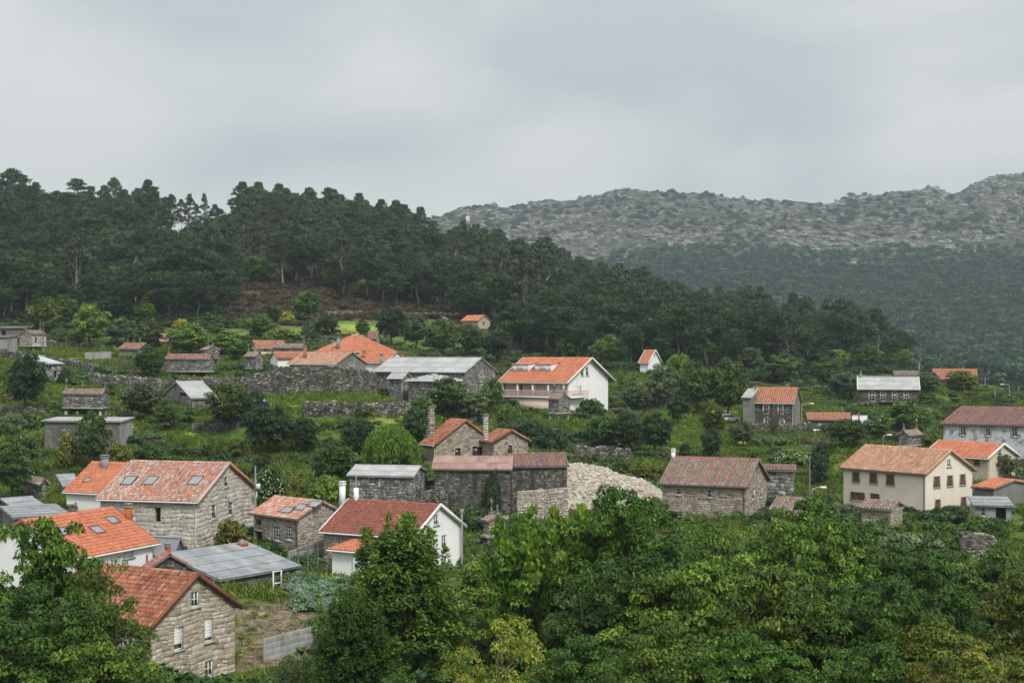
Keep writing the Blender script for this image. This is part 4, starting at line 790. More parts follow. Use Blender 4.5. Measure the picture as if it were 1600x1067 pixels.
    stf = h.get('stf', '') if h.get('st') else ''
    if h.get('st') and not stf: stf = 'LR'
    wb = MB(); tt = 0.5
    for f in 'LRBG':
        fr = frs[f]; ln = lens[f]; tp = tops[f]; op = ops[f]
        mi = (2 if h.get('mortL') and f == 'L' else 0) if (f in stf) else (3 if h.get('gabm') and f in 'RG' else 1)
        if h.get('frontwall') and f == 'L': mi = 4
        bz = -2.5 if 'boxb' not in h else CZ+(HY-h['boxb'])/F*D - zb
        br = sorted(set([0.0, ln] + ([ln/2] if tp(ln/2) > tp(0)+0.01 and tp(ln/2) > tp(ln)+0.01 else []) + [q for o in op for q in o[:2]]))
        for b0, b1 in zip(br[:-1], br[1:]):
            if b1-b0 < 1e-4: continue
            mid = (b0+b1)/2; cuts = sorted([(o[2], o[3]) for o in op if o[0] <= mid <= o[1]]); z = bz
            for (q0, q1) in cuts:
                wb.poly([fr(b0, z, 0), fr(b1, z, 0), fr(b1, q0, 0), fr(b0, q0, 0)], tt, mi); z = q1
            e = 1e-5
            wb.poly([fr(b0, z, 0), fr(b1, z, 0), fr(b1, tp(b1-e), 0), fr(b0, tp(b0+e), 0)], tt, mi)
        for (o0, o1, q0, q1) in op:
            d = -0.36
            for A, B in (((o0, q0), (o1, q0)), ((o1, q0), (o1, q1)), ((o1, q1), (o0, q1)), ((o0, q1), (o0, q0))):
                wb.poly([fr(*A, 0), fr(*B, 0), fr(*B, d), fr(*A, d)], tt, mi)
            wb.poly([fr(o0, q0, d), fr(o1, q0, d), fr(o1, q1, d), fr(o0, q1, d)], tt, mi)
    wb.obj('wall', mats, root)
    # stones
    if stf:
        sm = M[h.get('stm', h['wall'])]; count = 0; rest = MB(); nrest = 0
        for f in stf:
            if h.get('mortL') and f != 'L': continue
            pr = (0.012, 0.035) if not h.get('reg') else (0.006, 0.012)
            z0 = -0.3 if 'boxb' not in h else CZ+(HY-h['boxb'])/F*D - zb
            for (V, Fc, ti) in stone_fill(frs[f], lens[f], tops[f], z0, ops[f], h['sc'], h['sw'], h.get('reg', False), proud=pr):
                V = np.array(V)
                if h['st'] == 'ind' and count < 298 and (V[:, 2].max() > 0.4):
                    c0 = V.mean(0); mb = MB(); mb.add(V, Fc, ti); mb.obj('stone', sm, root); count += 1
                else: rest.add(V, Fc, ti); nrest += 1
        if nrest:
            o = rest.obj('stonework' if not h.get('reg') else 'blockwork', sm, root); o['kind'] = 'stuff'
    for w in wins: win_obj(root, w[0], w[1], w[2], w[3], w[4], w[5], frs[w[0]])
    # roof
    style = 'corr' if h['roof'].startswith('corr') else 'tile'; cw = h.get('cw', 0.24 if D < 130 else (0.3 if D < 180 else 0.36)); ch = h.get('ch', cw*1.55)
    if style == 'corr': cw = h.get('corr', 0.5); ch = 1.6
    hg = 0.40*cw if style == 'tile' else (0.045 if h.get('corr') else 0.02)
    mt_, ms_ = MB(), MB(); cs = 1/math.sqrt(1+t*t); sn = t*cs
    def slope(O, U, V, w, l, mask=None, poly=None):
        roof_plane(mt_, ms_, O, U, V, w, l, style, cw, ch, mask, hgt=hg)
        P = poly if poly is not None else [np.array(O), np.array(O)+np.array(U)*w, np.array(O)+np.array(U)*w+np.array(V)*l, np.array(O)+np.array(V)*l]
        ms_.prism(P, (0, 0, -th))
    lh = (half+ov)/cs
    if rx in ('X', 'Y'):
        if rx == 'X':
            mp_ = lambda u, v, z: np.array([u-L, v, z]); dv = lambda u, v, z: np.array([u, v, z])
        else:
            mp_ = lambda u, v, z: np.array([-v, u, z]); dv = lambda u, v, z: np.array([-v, u, z])
        slope(mp_(-vo, -ov, ze), dv(1, 0, 0), dv(0, cs, sn), run+2*vo, lh)
        slope(mp_(-vo, span+ov, ze), dv(1, 0, 0), dv(0, -cs, sn), run+2*vo, lh)
        rb_ = MB(); nr_ = int((run+2*vo)/0.45)
        for i in range(nr_):
            u0 = -vo+(run+2*vo)*i/nr_; u1 = -vo+(run+2*vo)*(i+1)/nr_
            pts = [mp_(u0, span/2-0.16, zr+0.0), mp_(u0, span/2-0.08, zr+0.11), mp_(u0, span/2+0.08, zr+0.11), mp_(u0, span/2+0.16, zr+0.0)]
            pts2 = [mp_(u1+0.03, span/2-0.14, zr+0.0), mp_(u1+0.03, span/2-0.07, zr+0.09), mp_(u1+0.03, span/2+0.07, zr+0.09), mp_(u1+0.03, span/2+0.14, zr+0.0)]
            rb_.add(pts+pts2, [[0,1,5,4],[1,2,6,5],[2,3,7,6]], random.random())
        rt = h.get('trim') or h['roof']
        rb_.obj('ridge_cap', M[h['roof'] if not h.get('strips') else 'red_strip'], root)
        if h.get('trim'):
            for u in (-vo-0.02, run+vo+0.02):
                for s in (1, -1):
                    vb = MB()
                    v0 = -ov if s == 1 else span+ov; e0 = mp_(u, v0, ze); e1 = mp_(u, span/2, zr); q = 0.07
                    du = dv(q, 0, 0)
                    vb.add([e0-du+[0,0,-0.16], e0+du+[0,0,-0.16], e1+du+[0,0,-0.16], e1-du+[0,0,-0.16], e0-du+[0,0,0.13], e0+du+[0,0,0.13], e1+du+[0,0,0.13], e1-du+[0,0,0.13]], BOXF, random.random())
                    vb.obj('verge', M[h['trim']], root)
    elif rx == 'hip':
        wx, wy = L+2*ov, W+2*ov; hm = min(wx, wy)/2; e = ze; x0, x1, y0, y1 = -L-ov, ov, -ov, W+ov; t2 = (zr-ze)/hm; c2 = 1/math.sqrt(1+t2*t2); s2 = t2*c2
        if wx >= wy: A, B = np.array([x0+hm, (y0+y1)/2, zr]), np.array([x1-hm, (y0+y1)/2, zr])
        else: A, B = np.array([(x0+x1)/2, y0+hm, zr]), np.array([(x0+x1)/2, y1-hm, zr])
        P00, P10, P11, P01 = np.array([x0, y0, e]), np.array([x1, y0, e]), np.array([x1, y1, e]), np.array([x0, y1, e])
        for (O, U, V, w, P) in ((P00, (1,0,0), (0,c2,s2), wx, [P00,P10,B,A] if wx >= wy else [P00,P10,A]), (P10, (0,1,0), (-c2,0,s2), wy, [P10,P11,B] if wx >= wy else [P10,P11,B,A]),
                                (P11, (-1,0,0), (0,-c2,s2), wx, [P11,P01,A,B] if wx >= wy else [P11,P01,B]), (P01, (0,-1,0), (c2,0,s2), wy, [P01,P00,A] if wx >= wy else [P01,P00,A,B])):
            slope(O, U, V, w, hm/c2, mask=(lambda u, v, w=w: (u > v*c2-0.02) & (u < w-v*c2+0.02)), poly=P)
        hb = MB()
        for p, q in ((P00, A), (P10, B if wx >= wy else A), (P11, B), (P01, A if wx >= wy else B), (A, B)): hb.tube([p+[0,0,0.05], q+[0,0,0.05]], [0.10, 0.10], 6, 0.6)
        hb.obj('ridge_cap', M[h['roof']], root)
    else:
        if rx == 'shedL': slope((-L-vo, -ov, ze), (1,0,0), (0,cs,sn), L+2*vo, (W+2*ov)/cs)
        else: slope((ov, -vo, ze), (0,1,0), (-cs,0,sn), W+2*vo, (L+2*ov)/cs)
    ro = ms_.obj('roof', M['wood_grey'] if style == 'tile' else M[h['roof']], root)
    to = mt_.obj('roof_tiles' if style == 'tile' else 'roof_sheets', M[h.get('roof')], ro); to['kind'] = 'stuff'
    if h.get('gut'):
        gb = MB()
        for s in ((0,) if not rx == 'hip' else (0, 1)):
            if rx in ('X', 'hip', 'shedL') and s == 0: gb.tube([(-L-vo, -ov-0.05, ze-0.06), (vo, -ov-0.05, ze-0.06)], [0.075, 0.075], 6)
            if rx in ('Y', 'shedR') or s == 1: gb.tube([(ov+0.05, -vo, ze-0.06), (ov+0.05, W+vo, ze-0.06)], [0.075, 0.075], 6)
        gb.obj('gutter', M[h['gut']], root)
        db = MB(); x = -0.15
        if rx != 'Y': db.tube([(x, -ov-0.05, ze-0.1), (x, -0.09, ze-0.5), (x, -0.09, -0.3)], [0.05]*3, 6)
        else: db.tube([(ov+0.05, W-0.15, ze-0.1), (0.09, W-0.15, ze-0.5), (0.09, W-0.15, -0.3)], [0.05]*3, 6)
        db.obj('downpipe', M[h['gut']], root)
    if h.get('strips'):
        for i in range(h['strips']):
            u = -L + L*(i+0.5)/h['strips']; s = MB(); V = np.array([0, cs, sn]); nn = np.array([0, -sn, cs])
            p0 = np.array([u, -ov, ze])+nn*0.10; p1 = p0 + V*lh; s.tube([p0, p1], [0.05, 0.05], 5); s.obj('mortar_strip', M['red_strip'], root)
    ss = h.get('ss', (0.8, 1.0))
    for lst, side in ((h.get('sky', []), None), (h.get('skyR', []), 'R')):
        for (px, py) in lst:
            q, ax = hit_roof(px, py, side); sw_, sh_ = ss
            if ax == 'y': U = np.array([1.0, 0, 0]); V = np.array([0, cs, sn])
            else: U = np.array([0, 1.0, 0]); V = np.array([-cs, 0, sn])
            nn = np.cross(U, V); nn = nn if nn[2] > 0 else -nn
            f = MB(); e = 0.07
            for (u0, u1, v0, v1) in ((-sw_/2, -sw_/2+e, -sh_/2, sh_/2), (sw_/2-e, sw_/2, -sh_/2, sh_/2), (-sw_/2+e, sw_/2-e, -sh_/2, -sh_/2+e), (-sw_/2+e, sw_/2-e, sh_/2-e, sh_/2)):
                f.prism([q+U*u0+V*v0, q+U*u1+V*v0, q+U*u1+V*v1, q+U*u0+V*v1], nn*0.17)
            o = f.obj('skylight', M['gutter_dark'], root)
            g = MB(); u = sw_/2-e; v = sh_/2-e; g.prism([q+U*-u+V*-v+nn*0.12, q+U*u+V*-v+nn*0.12, q+U*u+V*v+nn*0.12, q+U*-u+V*v+nn*0.12], nn*0.02); g.obj('pane', M['sky_glass'], o)
    for (px, py, wpx, hpx, cm_, cap) in h.get('chim', []):
        q, ax = hit_roof(px, py, 'R' if rx in ('Y', 'shedR') else None)
        if rx in ('X', 'hip') and q[1] > W/2: q[1] = W/2; 
        if rx == 'Y' and q[0] < -L/2: q[0] = -L/2
        wld = D + q[0]*-sa + q[1]*ca; sc_ = wld/F; wd = wpx*sc_*0.8; hh = hpx*sc_; zt = CZ+(HY-(py-hpx))*sc_ - zb
        zbse = min(q[2], zt-hh)-0.5; c = MB(); c.box((q[0], q[1], (zbse+zt)/2), (wd, wd, zt-zbse), 0.5, 0, 0.0, 0.62 if cap == 'taper' else 1.0)
        if cm_.startswith('stone'):
            for k in range(int((zt-zbse)/0.3)):
                zz = zbse+0.3*k+0.15; f = 1-(0.38*(zz-zbse)/(zt-zbse) if cap == 'taper' else 0)
                for sx in (-1, 1):
                    c.box((q[0]+sx*wd*0.25*f, q[1]-wd*0.5*f, zz), (wd*0.48*f, 0.06, 0.27), random.random()); c.box((q[0]+wd*0.5*f, q[1]+sx*wd*0.25*f, zz), (0.06, wd*0.48*f, 0.27), random.random())
        o = c.obj('chimney', M[cm_], root); k = MB(); sz = 0.62 if cap == 'taper' else 1.0
        if cap == 'pipe': k.tube([(q[0], q[1], zt), (q[0], q[1], zt+20*sc_)], [0.06, 0.06], 6); k.obj('flue', M['metal'], o)
        elif cap == 'redbase': k.box((q[0], q[1], q[2]+0.1), (wd*2.2, wd*2.2, 0.22)); k.obj('flashing', M['red_paint'], o)
        else:
            k.box((q[0], q[1], zt+0.03), (wd*1.25*sz, wd*1.25*sz, 0.1)); 
            for sx in (-1, 1):
                for sy in (-1, 1): k.box((q[0]+sx*wd*0.4*sz, q[1]+sy*wd*0.4*sz, zt+0.15), (0.1, 0.1, 0.16))
            k.box((q[0], q[1], zt+0.26), (wd*1.2*sz, wd*1.2*sz, 0.08)); k.obj('chimney_cap', M['concrete' if cm_ != 'white' else 'white'], o)
    for (px, y0, y1) in h.get('flue', []):
        q, z = hit_face('R', px, (y0+y1)/2); _, zt = hit_face('R', px, y0); _, zq = hit_face('R', px, y1); q = min(q, W-0.3)
        k = MB(); k.tube([(0.3, q, zq), (0.3, q, zt)], [0.1, 0.1], 8); k.tube([(0.3, q, zt), (0.3, q, zt+0.3)], [0.17, 0.17], 8); k.obj('flue', M['metal'], root)
    if h.get('dish'):
        k = MB(); q, z = hit_face('R', *h['dish']); q = min(q, W-0.2)
        P = [(0.35+0.1*(1-(rr/0.4)**2)*-1, q+rr*math.cos(2*math.pi*j/12), z+rr*math.sin(2*math.pi*j/12)) for rr in (0.05, 0.25, 0.42) for j in range(12)]
        k.add(P, [[r_*12+j, r_*12+(j+1) % 12, (r_+1)*12+(j+1) % 12, (r_+1)*12+j] for r_ in range(2) for j in range(12)]); k.tube([(0, q, z), (0.3, q, z)], [0.03, 0.03], 5); k.obj('satellite_dish', M['gutter'], root)
    if h.get('ledge'):
        x0, x1, py = h['ledge']; A0, z = hit_face('L', x0, py); A1, _ = hit_face('L', x1, py); k = MB(); k.box((-(A0+A1)/2, -0.45, z), (abs(A0-A1), 0.9, 0.15)); bo = k.obj('balcony', M['stone_dark'], root)
        k = MB(); n = 14
        for i in range(n+1): k.tube([(-min(A0, A1)-abs(A0-A1)*i/n, -0.85, z), (-min(A0, A1)-abs(A0-A1)*i/n, -0.85, z+0.9)], [0.02, 0.02], 4)
        k.tube([(-A0, -0.85, z+0.9), (-A1, -0.85, z+0.9)], [0.03, 0.03], 4); k.obj('railing', M['gutter_dark'], bo)
    for (px, py) in h.get('dorm', []):
        q, ax = hit_roof(px, py); wdm, hd = 3.1, 1.35; k = MB(); yb = q[1]-0.3; zbm = zw + yb*t - 0.05; ztm = zbm+hd; yt = yb + (ztm-zbm-0.1)/t*0.82
        k.prism([(q[0]-wdm/2, yb, zbm), (q[0]-wdm/2, yb, ztm), (q[0]-wdm/2, yt+0.6, ztm+0.25)], (wdm, 0, 0)); o = k.obj('dormer', M['white'], root)
        k = MB(); k.prism([(q[0]-wdm/2-0.15, yb-0.2, ztm+0.0), (q[0]-wdm/2-0.15, yt+1.6, ztm+0.36), (q[0]-wdm/2-0.15, yt+1.6, ztm+0.44), (q[0]-wdm/2-0.15, yb-0.2, ztm+0.08)], (wdm+0.3, 0, 0)); k.obj('dormer_roof', M[h['roof']], o)
        k = MB(); k.box((q[0], yb-0.02, (zbm+ztm)/2+0.05), (1.3, 0.06, 0.7)); k.obj('dormer_window', M['gutter'], o)
        k = MB(); k.box((q[0]-0.31, yb-0.06, (zbm+ztm)/2+0.05), (0.52, 0.03, 0.55)); k.box((q[0]+0.31, yb-0.06, (zbm+ztm)/2+0.05), (0.52, 0.03, 0.55), ); k.obj('dormer_pane', M['corr_blue'], o)
    if h.get('balcony'):
        zf = zw-3.15; k = MB(); k.box((-L/2+0.3, -0.75, zf), (L+0.6, 1.5, 0.2)); k.box((0.55, 1.6, zf), (1.1, 6.2, 0.2)); b = k.obj('balcony', M['white'], root)
        def rail(p0, p1):
            p0 = np.array(p0); p1 = np.array(p1); n = int(np.linalg.norm(p1-p0)/0.28); kk = MB()
            for i in range(n+1):
                p = p0+(p1-p0)*i/n; kk.tube([p, p+[0, 0, 0.95]], [0.045, 0.045], 4)
            kk.tube([p0+[0, 0, 0.97], p1+[0, 0, 0.97]], [0.06, 0.06], 5); kk.obj('railing', M['pink'], b)
        rail((-L-0.1, -1.45, zf+0.1), (1.0, -1.45, zf+0.1)); rail((1.05, -1.45, zf+0.1), (1.05, 4.6, zf+0.1)); rail((1.05, 4.65, zf+0.1), (0.0, 4.65, zf+0.1))
        for i in range(5):
            k = MB(); hc = 3.15-1.25*t-th-0.12; k.box((-0.1-(L-0.3)*i/4, -1.25, zf+0.1+hc/2), (0.28, 0.28, hc)); k.obj('column', M['white'], root)
        k = MB(); k.box((-L/2, -0.6, zf-1.6), (L, 1.2, 2.9)); k.obj('lower_wall', M['pink'], root)
        k = MB(); k.box((-L-1.0, 0.6, zf-0.2), (2.2, 1.2, 0.15)); k.obj('landing', M['white'], root)
    if 'boxb' in h:
        bz = CZ+(HY-h['boxb'])/F*D - zb; k = MB(); k.box((-L/2, W/2, bz+0.02), (L+0.3, W+0.3, 0.16)); k.obj('floor_slab', M['trim_stone'], root)
        npl = max(2, int(round(max(L, W)/2.2))+1); mw = max(L, W)
        for i in range(npl):
            for s in (0.15, 0.85):
                f = 0.06+0.88*i/(npl-1); x, y = (-L*f, W*s) if L >= W else (-L*s, W*f)
                k = MB(); k.box((x, y, (bz-1.0)/2-0.2), (0.42, 0.42, bz+0.6), random.random(), 0, 0, 0.75); o = k.obj('pillar', M['stone_grey'], root); k = MB(); k.box((x, y, bz-0.11), (0.75, 0.75, 0.12)); k.obj('pillar_cap', M['stone_grey'], o)
        ends = [(0.0, W/2), (-L, W/2)] if rx == 'X' else [(-L/2, 0.0), (-L/2, W)]
        for i, (x, y) in enumerate(ends):
            k = MB(); k.box((x, y, zr+0.15), (0.34, 0.34, 0.34)); k.box((x, y, zr+0.55), (0.28, 0.28, 0.5), 0.4, 0, 0, 0.25)
            if i == h.get('cross', 1): k.box((x, y, zr+1.15), (0.13, 0.13, 0.75)); k.box((x, y, zr+1.22), (0.45, 0.12, 0.12)); k.obj('stone_cross', M['stone_grey'], root)
            else: k.box((x, y, zr+0.9), (0.2, 0.2, 0.25), 0.5, 0, 0, 0.3); k.obj('pinnacle', M['stone_grey'], root)
    return root
for h in H: build_house(h)

# ------------------------------------------------------------------ dry stone walls, poles, small things
def P(px, py, dmin=60):
    D = ground_at(px, py, dmin); x = (px-CX)/F*D; return np.array([x, D, gz(x, D)])
M['field_stone'] = mat('field_stone', [(0.06,0.055,0.046),(0.16,0.148,0.125),(0.44,0.42,0.385)], 6, 0.5, stain=(0.045,0.055,0.028), stain_s=0.7, stain_r=(0.48,0.62))
def wall_run(pts, hts, lb, mt='field_stone', core='mortar_dark', thick=0.55, sc=(0.18, 0.34), sw=(0.2, 0.55), lean=0.0, D=None, name='stone_wall', rough=True, proud=(0.03, 0.12), reg=False, dmin=60):
    W_ = []
    for i, q in enumerate(pts):
        if len(q) == 3: x = (q[0]-CX)/F*q[2]; W_.append(np.array([x, q[2], CZ+(HY-q[1])/F*q[2]]))
        else: W_.append(P(q[0], q[1], dmin))
    hts = hts if isinstance(hts, (list, tuple)) else [hts]*len(pts)
    root = empty(name, tuple(W_[0])); tag(root, lb, 'wall'); core_mb, st = MB(), MB(); o0 = W_[0]
    for i in range(len(W_)-1):
        p, q = W_[i]-o0, W_[i+1]-o0; ln = math.hypot(q[0]-p[0], q[1]-p[1]); d = np.array([(q[0]-p[0])/ln, (q[1]-p[1])/ln, 0]); n = np.array([d[1], -d[0], 0])
        if n[1] > 0: n = -n
        h0, h1 = hts[i], hts[i+1]; up = np.array([0, 0, 1.0]) - n*lean
        z_ = lambda a: p[2]+(q[2]-p[2])*a/ln
        fr = lambda a, z, dd: p*[1, 1, 0] + d*a + np.array([0, 0, z_(a)]) + up*z + n*dd
        hh = lambda a: h0+(h1-h0)*min(1, max(0, a/ln)) + (0.12*math.sin(a*1.9+i) if rough else 0)
        a_s = np.linspace(0, ln, max(2, int(ln/1.5)+1))
        for a0, a1 in zip(a_s[:-1], a_s[1:]):
            A = [fr(a0, -2.2, 0), fr(a1, -2.2, 0), fr(a1, -2.2, -thick), fr(a0, -2.2, -thick), fr(a0, hh(a0)-0.03, 0), fr(a1, hh(a1)-0.03, 0), fr(a1, hh(a1)-0.03, -thick), fr(a0, hh(a0)-0.03, -thick)]
            core_mb.add(A, BOXF)
        for (V, Fc, ti) in stone_fill(fr, ln, hh, -1.3, [], sc, sw, reg, 0.03 if not reg else 0.01, proud): st.add(V, Fc, ti)
        if rough:
            a = 0.1
            while a < ln:
                w = random.uniform(0.25, 0.6); c = fr(a, hh(a)+0.05, -thick*0.5); st.box(c, (w*0.9, thick*random.uniform(0.7, 1.1), random.uniform(0.15, 0.32)), random.random(), 0, random.uniform(-0.4, 0.4)+math.atan2(d[1], d[0]), 0.8); a += w
        elif not reg:
            pass
    core_mb.obj('wall_core', M[core], root); o = st.obj('stonework', M[mt], root); o['kind'] = 'stuff'
    return root
wall_run([(72,542),(110,546),(160,551)], 1.0, 'low stone wall along the far side of the bright field')
wall_run([(0,560),(60,570),(110,577),(152,586)], 1.4, 'dark stone wall holding up the bright field at left')
wall_run([(138,602),(200,608),(260,612),(330,613),(386,608)], 1.7, 'brown terrace wall below the long pink tiled granary')
wall_run([(382,617,206),(440,617,206),(530,616,206),(588,607,214)], [2.6,3.9,3.9,2.4], 'tall dark stone retaining wall under the grey rendered gable house', sc=(0.18,0.34), sw=(0.2,0.5))
wall_run([(474,654),(520,652),(600,652),(642,650)], 1.8, 'ivy topped stone wall below the green meadow')
wall_run([(490,497),(560,494),(640,497),(722,498)], 1.1, 'long low stone wall running along the foot of the eucalyptus wood')
wall_run([(978,640),(1005,637),(1040,640)], 1.6, 'stone wall behind the grassy bank right of the large white house')
wall_run([(1180,676),(1215,678),(1262,674),(1300,676)], 1.2, 'tumbled stone wall in front of the house with the leafless shrub')
wall_run([(1504,874),(1530,874),(1556,873)], 2.0, 'grey stone wall above the treetops below the cream house')
wall_run([(808,806,151),(850,806,151),(888,804,151)], [2.6,2.8,2.9], 'pale stone retaining wall under the broken tile barn', 'rubble', 'mortar_pale', rough=False)
wall_run([(800,690),(830,700),(880,700)], 2.4, 'ivy covered terrace wall right of the twin brown gables')
wall_run([(900,722),(950,722),(985,726)], 1.9, 'overgrown terrace wall above the pale rubble bank')
wall_run([(640,800),(672,800),(700,804)], 2.2, 'short stone wall below the ivy beside the grey roofed stone shed')
q0 = W3d(884, 806, 155.5); bank = empty('rubble_bank', tuple(q0)); tag(bank, 'steep bank of pale quarried rubble beside the dark stone barn', 'bank'); k = MB(); nu_, nv_ = 60, 26; VV = []; rr_ = np.random.default_rng(9)
ends = [W3d(884, 806, 155.5), W3d(940, 806, 156.5), W3d(1000, 806, 158), W3d(1040, 800, 160)]; topz = [5.2, 4.9, 3.7, 2.0]
def bank_pt(u, v):
    f = u*3; i = min(2, int(f)); g = f-i; b0 = ends[i]*(1-g)+ends[i+1]*g - q0; hgt = topz[i]*(1-g)+topz[i+1]*g; n_ = float(fbm(np.array([u*14.0]), np.array([v*5.0]), 4, 51)[0])-0.5
    vv = math.sin(min(1, v*1.15)*math.pi/2)
    return b0 + np.array([0, v*6.5 + n_*1.0, hgt*vv + n_*0.7])
for i in range(nu_):
    for j in range(nv_): VV.append(bank_pt(i/(nu_-1), j/(nv_-1)))
k.add(VV, [[i*nv_+j, (i+1)*nv_+j, (i+1)*nv_+j+1, i*nv_+j+1] for i in range(nu_-1) for j in range(nv_-1)], 0.45); k.obj('earth_slope', M['rubble'], bank)
k = MB()
for i in range(2600):
    c = bank_pt(rr_.random(), rr_.random()); z_ = 0.08+0.22*rr_.random()**3; th_ = rr_.random()*3.14
    k.box(c+np.array([0, -0.02, 0.02]), (z_*1.3, z_, z_*0.7), rr_.random(), 0, th_, 0.6)
k.obj('rubble_stones', M['rubble'], bank)['kind'] = 'stuff'
wall_run([(414,1034),(455,1024),(514,1008)], 1.5, 'low concrete block wall along the near side of the bare field', 'concrete', 'concrete', thick=0.25, sc=(0.4,0.4), sw=(0.8,0.8), rough=False, reg=True, name='block_wall', proud=(0.004,0.008))
wall_run([(452,890),(480,884),(514,874)], [1.4,1.7,2.0], 'smooth pale garden wall left of the white lean-to', 'concrete', 'mortar_pale', thick=0.3, sc=(0.5,0.5), sw=(1.2,1.2), rough=False, reg=True, name='garden_wall', proud=(0.002,0.004))
wall_run([(134,565),(174,563)], 1.6, 'plain grey concrete wall at the right end of the bright field', 'concrete', 'concrete', thick=0.3, sc=(0.5,0.5), sw=(1.0,1.0), rough=False, reg=True, name='concrete_wall', proud=(0.002,0.005))
wall_run([(0,646),(40,652),(70,654)], 1.0, 'low hedge wall of dark stones beside the long block shed')
wall_run([(300,676),(340,678),(372,674)], 1.0, 'half buried stone wall below the rough gable barn')
wall_run([(190,792),(150,800),(110,806)], 0.9, 'low stones behind the small white house')
def pole(px, yb, yt, lb, D=None, r=0.12, lamp=0, mt='concrete', cross=False, box=False, name=None):
    if D is None: D = ground_at(px, yb)
    x = (px-CX)/F*D; z0 = gz(x, D); zt = CZ+(HY-yt)/F*D; root = empty(name or ('street_lamp' if lamp else 'utility_pole'), (x, D, z0)); tag(root, lb, 'lamp' if lamp else 'pole')
    k = MB(); k.tube([(0, 0, -0.5), (0, 0, (zt-z0)/2), (0, 0, zt-z0)], [r, r*0.85, r*0.65], 8); k.obj('post', M[mt], root)
    if lamp:
        k = MB(); k.tube([(0, 0, zt-z0-0.2), (lamp*0.7, 0, zt-z0+0.05), (lamp*1.3, -0.1, zt-z0+0.1)], [0.05]*3, 5); k.obj('arm', M['metal'], root)
        k = MB(); k.box((lamp*1.6, -0.1, zt-z0+0.08), (0.75, 0.3, 0.18), 0.5, 0, 0, 0.7); k.obj('lamp_head', M['gutter'], root)
    if cross:
        k = MB(); k.box((0, 0, zt-z0-0.5), (1.7, 0.12, 0.12)); k.obj('crossarm', M['wood_grey'], root)
        for s in (-0.75, 0, 0.75): k = MB(); k.tube([(s, 0, zt-z0-0.44), (s, 0, zt-z0-0.2)], [0.05, 0.04], 5); k.obj('insulator', M['gutter'], root)
    if box:
        k = MB(); k.box((0.3, -0.2, zt-z0-1.9), (0.35, 0.3, 0.5)); k.obj('junction_box', M['gutter'], root)
    return root
pole(67.5, 552, 503, 'tall pale pole in front of the orange ridged granary', mt='wood_grey')
pole(176, 541, 512, 'thin street lamp post at the edge of the wood right of the bright field', lamp=-0.4, mt='concrete')
pole(399, 790, 728, 'grey pole with cable bracket at the corner of the large pale stone house', D=134, box=True)
pole(1265, 792, 714, 'wooden pole standing before the ivy mass', D=148, mt='wood_grey')
pole(1269, 800, 762, 'street lamp with long arm beside the wooden pole', D=147, lamp=0.7, r=0.07)
pole(1252.5, 672, 631, 'street lamp at the right corner of the grey stone house', lamp=1.0, r=0.1)
pole(1315.5, 668, 634, 'pole rising over the bright red orange shed roof', D=224, r=0.12)
pole(1539, 612, 589, 'pole with crossarm right of the half hidden orange roof', cross=True)
pole(1554.5, 625, 606, 'bare pole among bushes above the long peeling house', )
pole(1577, 622, 601, 'pole carrying a lamp near the right edge', lamp=-1.0, r=0.1)
pole(1591.5, 614, 603, 'short pale pole closest to the right edge')
pole(1380, 700, 680, 'street lamp poking out of the bushes left of the finialled granary', lamp=0.5, r=0.07)
pole(728.5, 690, 640, 'faint post behind the steep orange roof', D=205, r=0.05)
m_ = pole(731, 400, 325, 'telecom mast with white antenna panels rising from the ridge trees', D=470, r=0.16, mt='metal', name='antenna_mast'); m_['category'] = 'mast'
zt = CZ+(HY-352)/F*470 - m_.location.z
for s in (-0.35, 0.35):
    k = MB(); k.box((s, -0.25, zt+1.6), (0.4, 0.25, 2.8)); k.obj('antenna_panel', M['gutter'], m_)
# garden fence posts, gate, planks
fence = empty('wire_fence', tuple(P(441, 931))); tag(fence, 'rusty wire fence with thin stakes between bare field and kale garden', 'fence'); fo = P(441, 931); prev = None
for i in range(9):
    f = i/8; q = P(441+83*f, 931+40*f)-fo; k = MB(); k.tube([q+[0, 0, -0.3], q+[random.uniform(-0.06, 0.06), 0, 1.5+random.uniform(-0.2, 0.3)]], [0.035, 0.03], 5); k.obj('stake', M['wood_grey'], fence)
    if prev is not None:
        k = MB()
        for hgt in (0.3, 0.6, 0.9, 1.2): k.tube([prev+[0, 0, hgt], q+[0, 0, hgt]], [0.012]*2, 3)
        k.obj('wire_panel', M['metal'], fence)['kind'] = 'stuff'
    prev = q
g0 = P(427, 934); gate = empty('garden_gate', tuple(g0), 0.95); tag(gate, 'white framed garden gate at the corner of the corrugated shed', 'gate')
for x in (0, 0.85): k = MB(); k.box((x, 0, 0.95), (0.09, 0.06, 1.9)); k.obj('post', M['gutter'], gate)
for z in (0.08, 0.95, 1.85): k = MB(); k.box((0.425, 0, z), (0.76, 0.05, 0.09)); k.obj('rail', M['gutter'], gate)
f2 = empty('mesh_fence', tuple(P(452, 866, 100))); tag(f2, 'green mesh fence with wooden posts on top of the pale garden wall', 'fence'); fo = P(452, 866, 100)
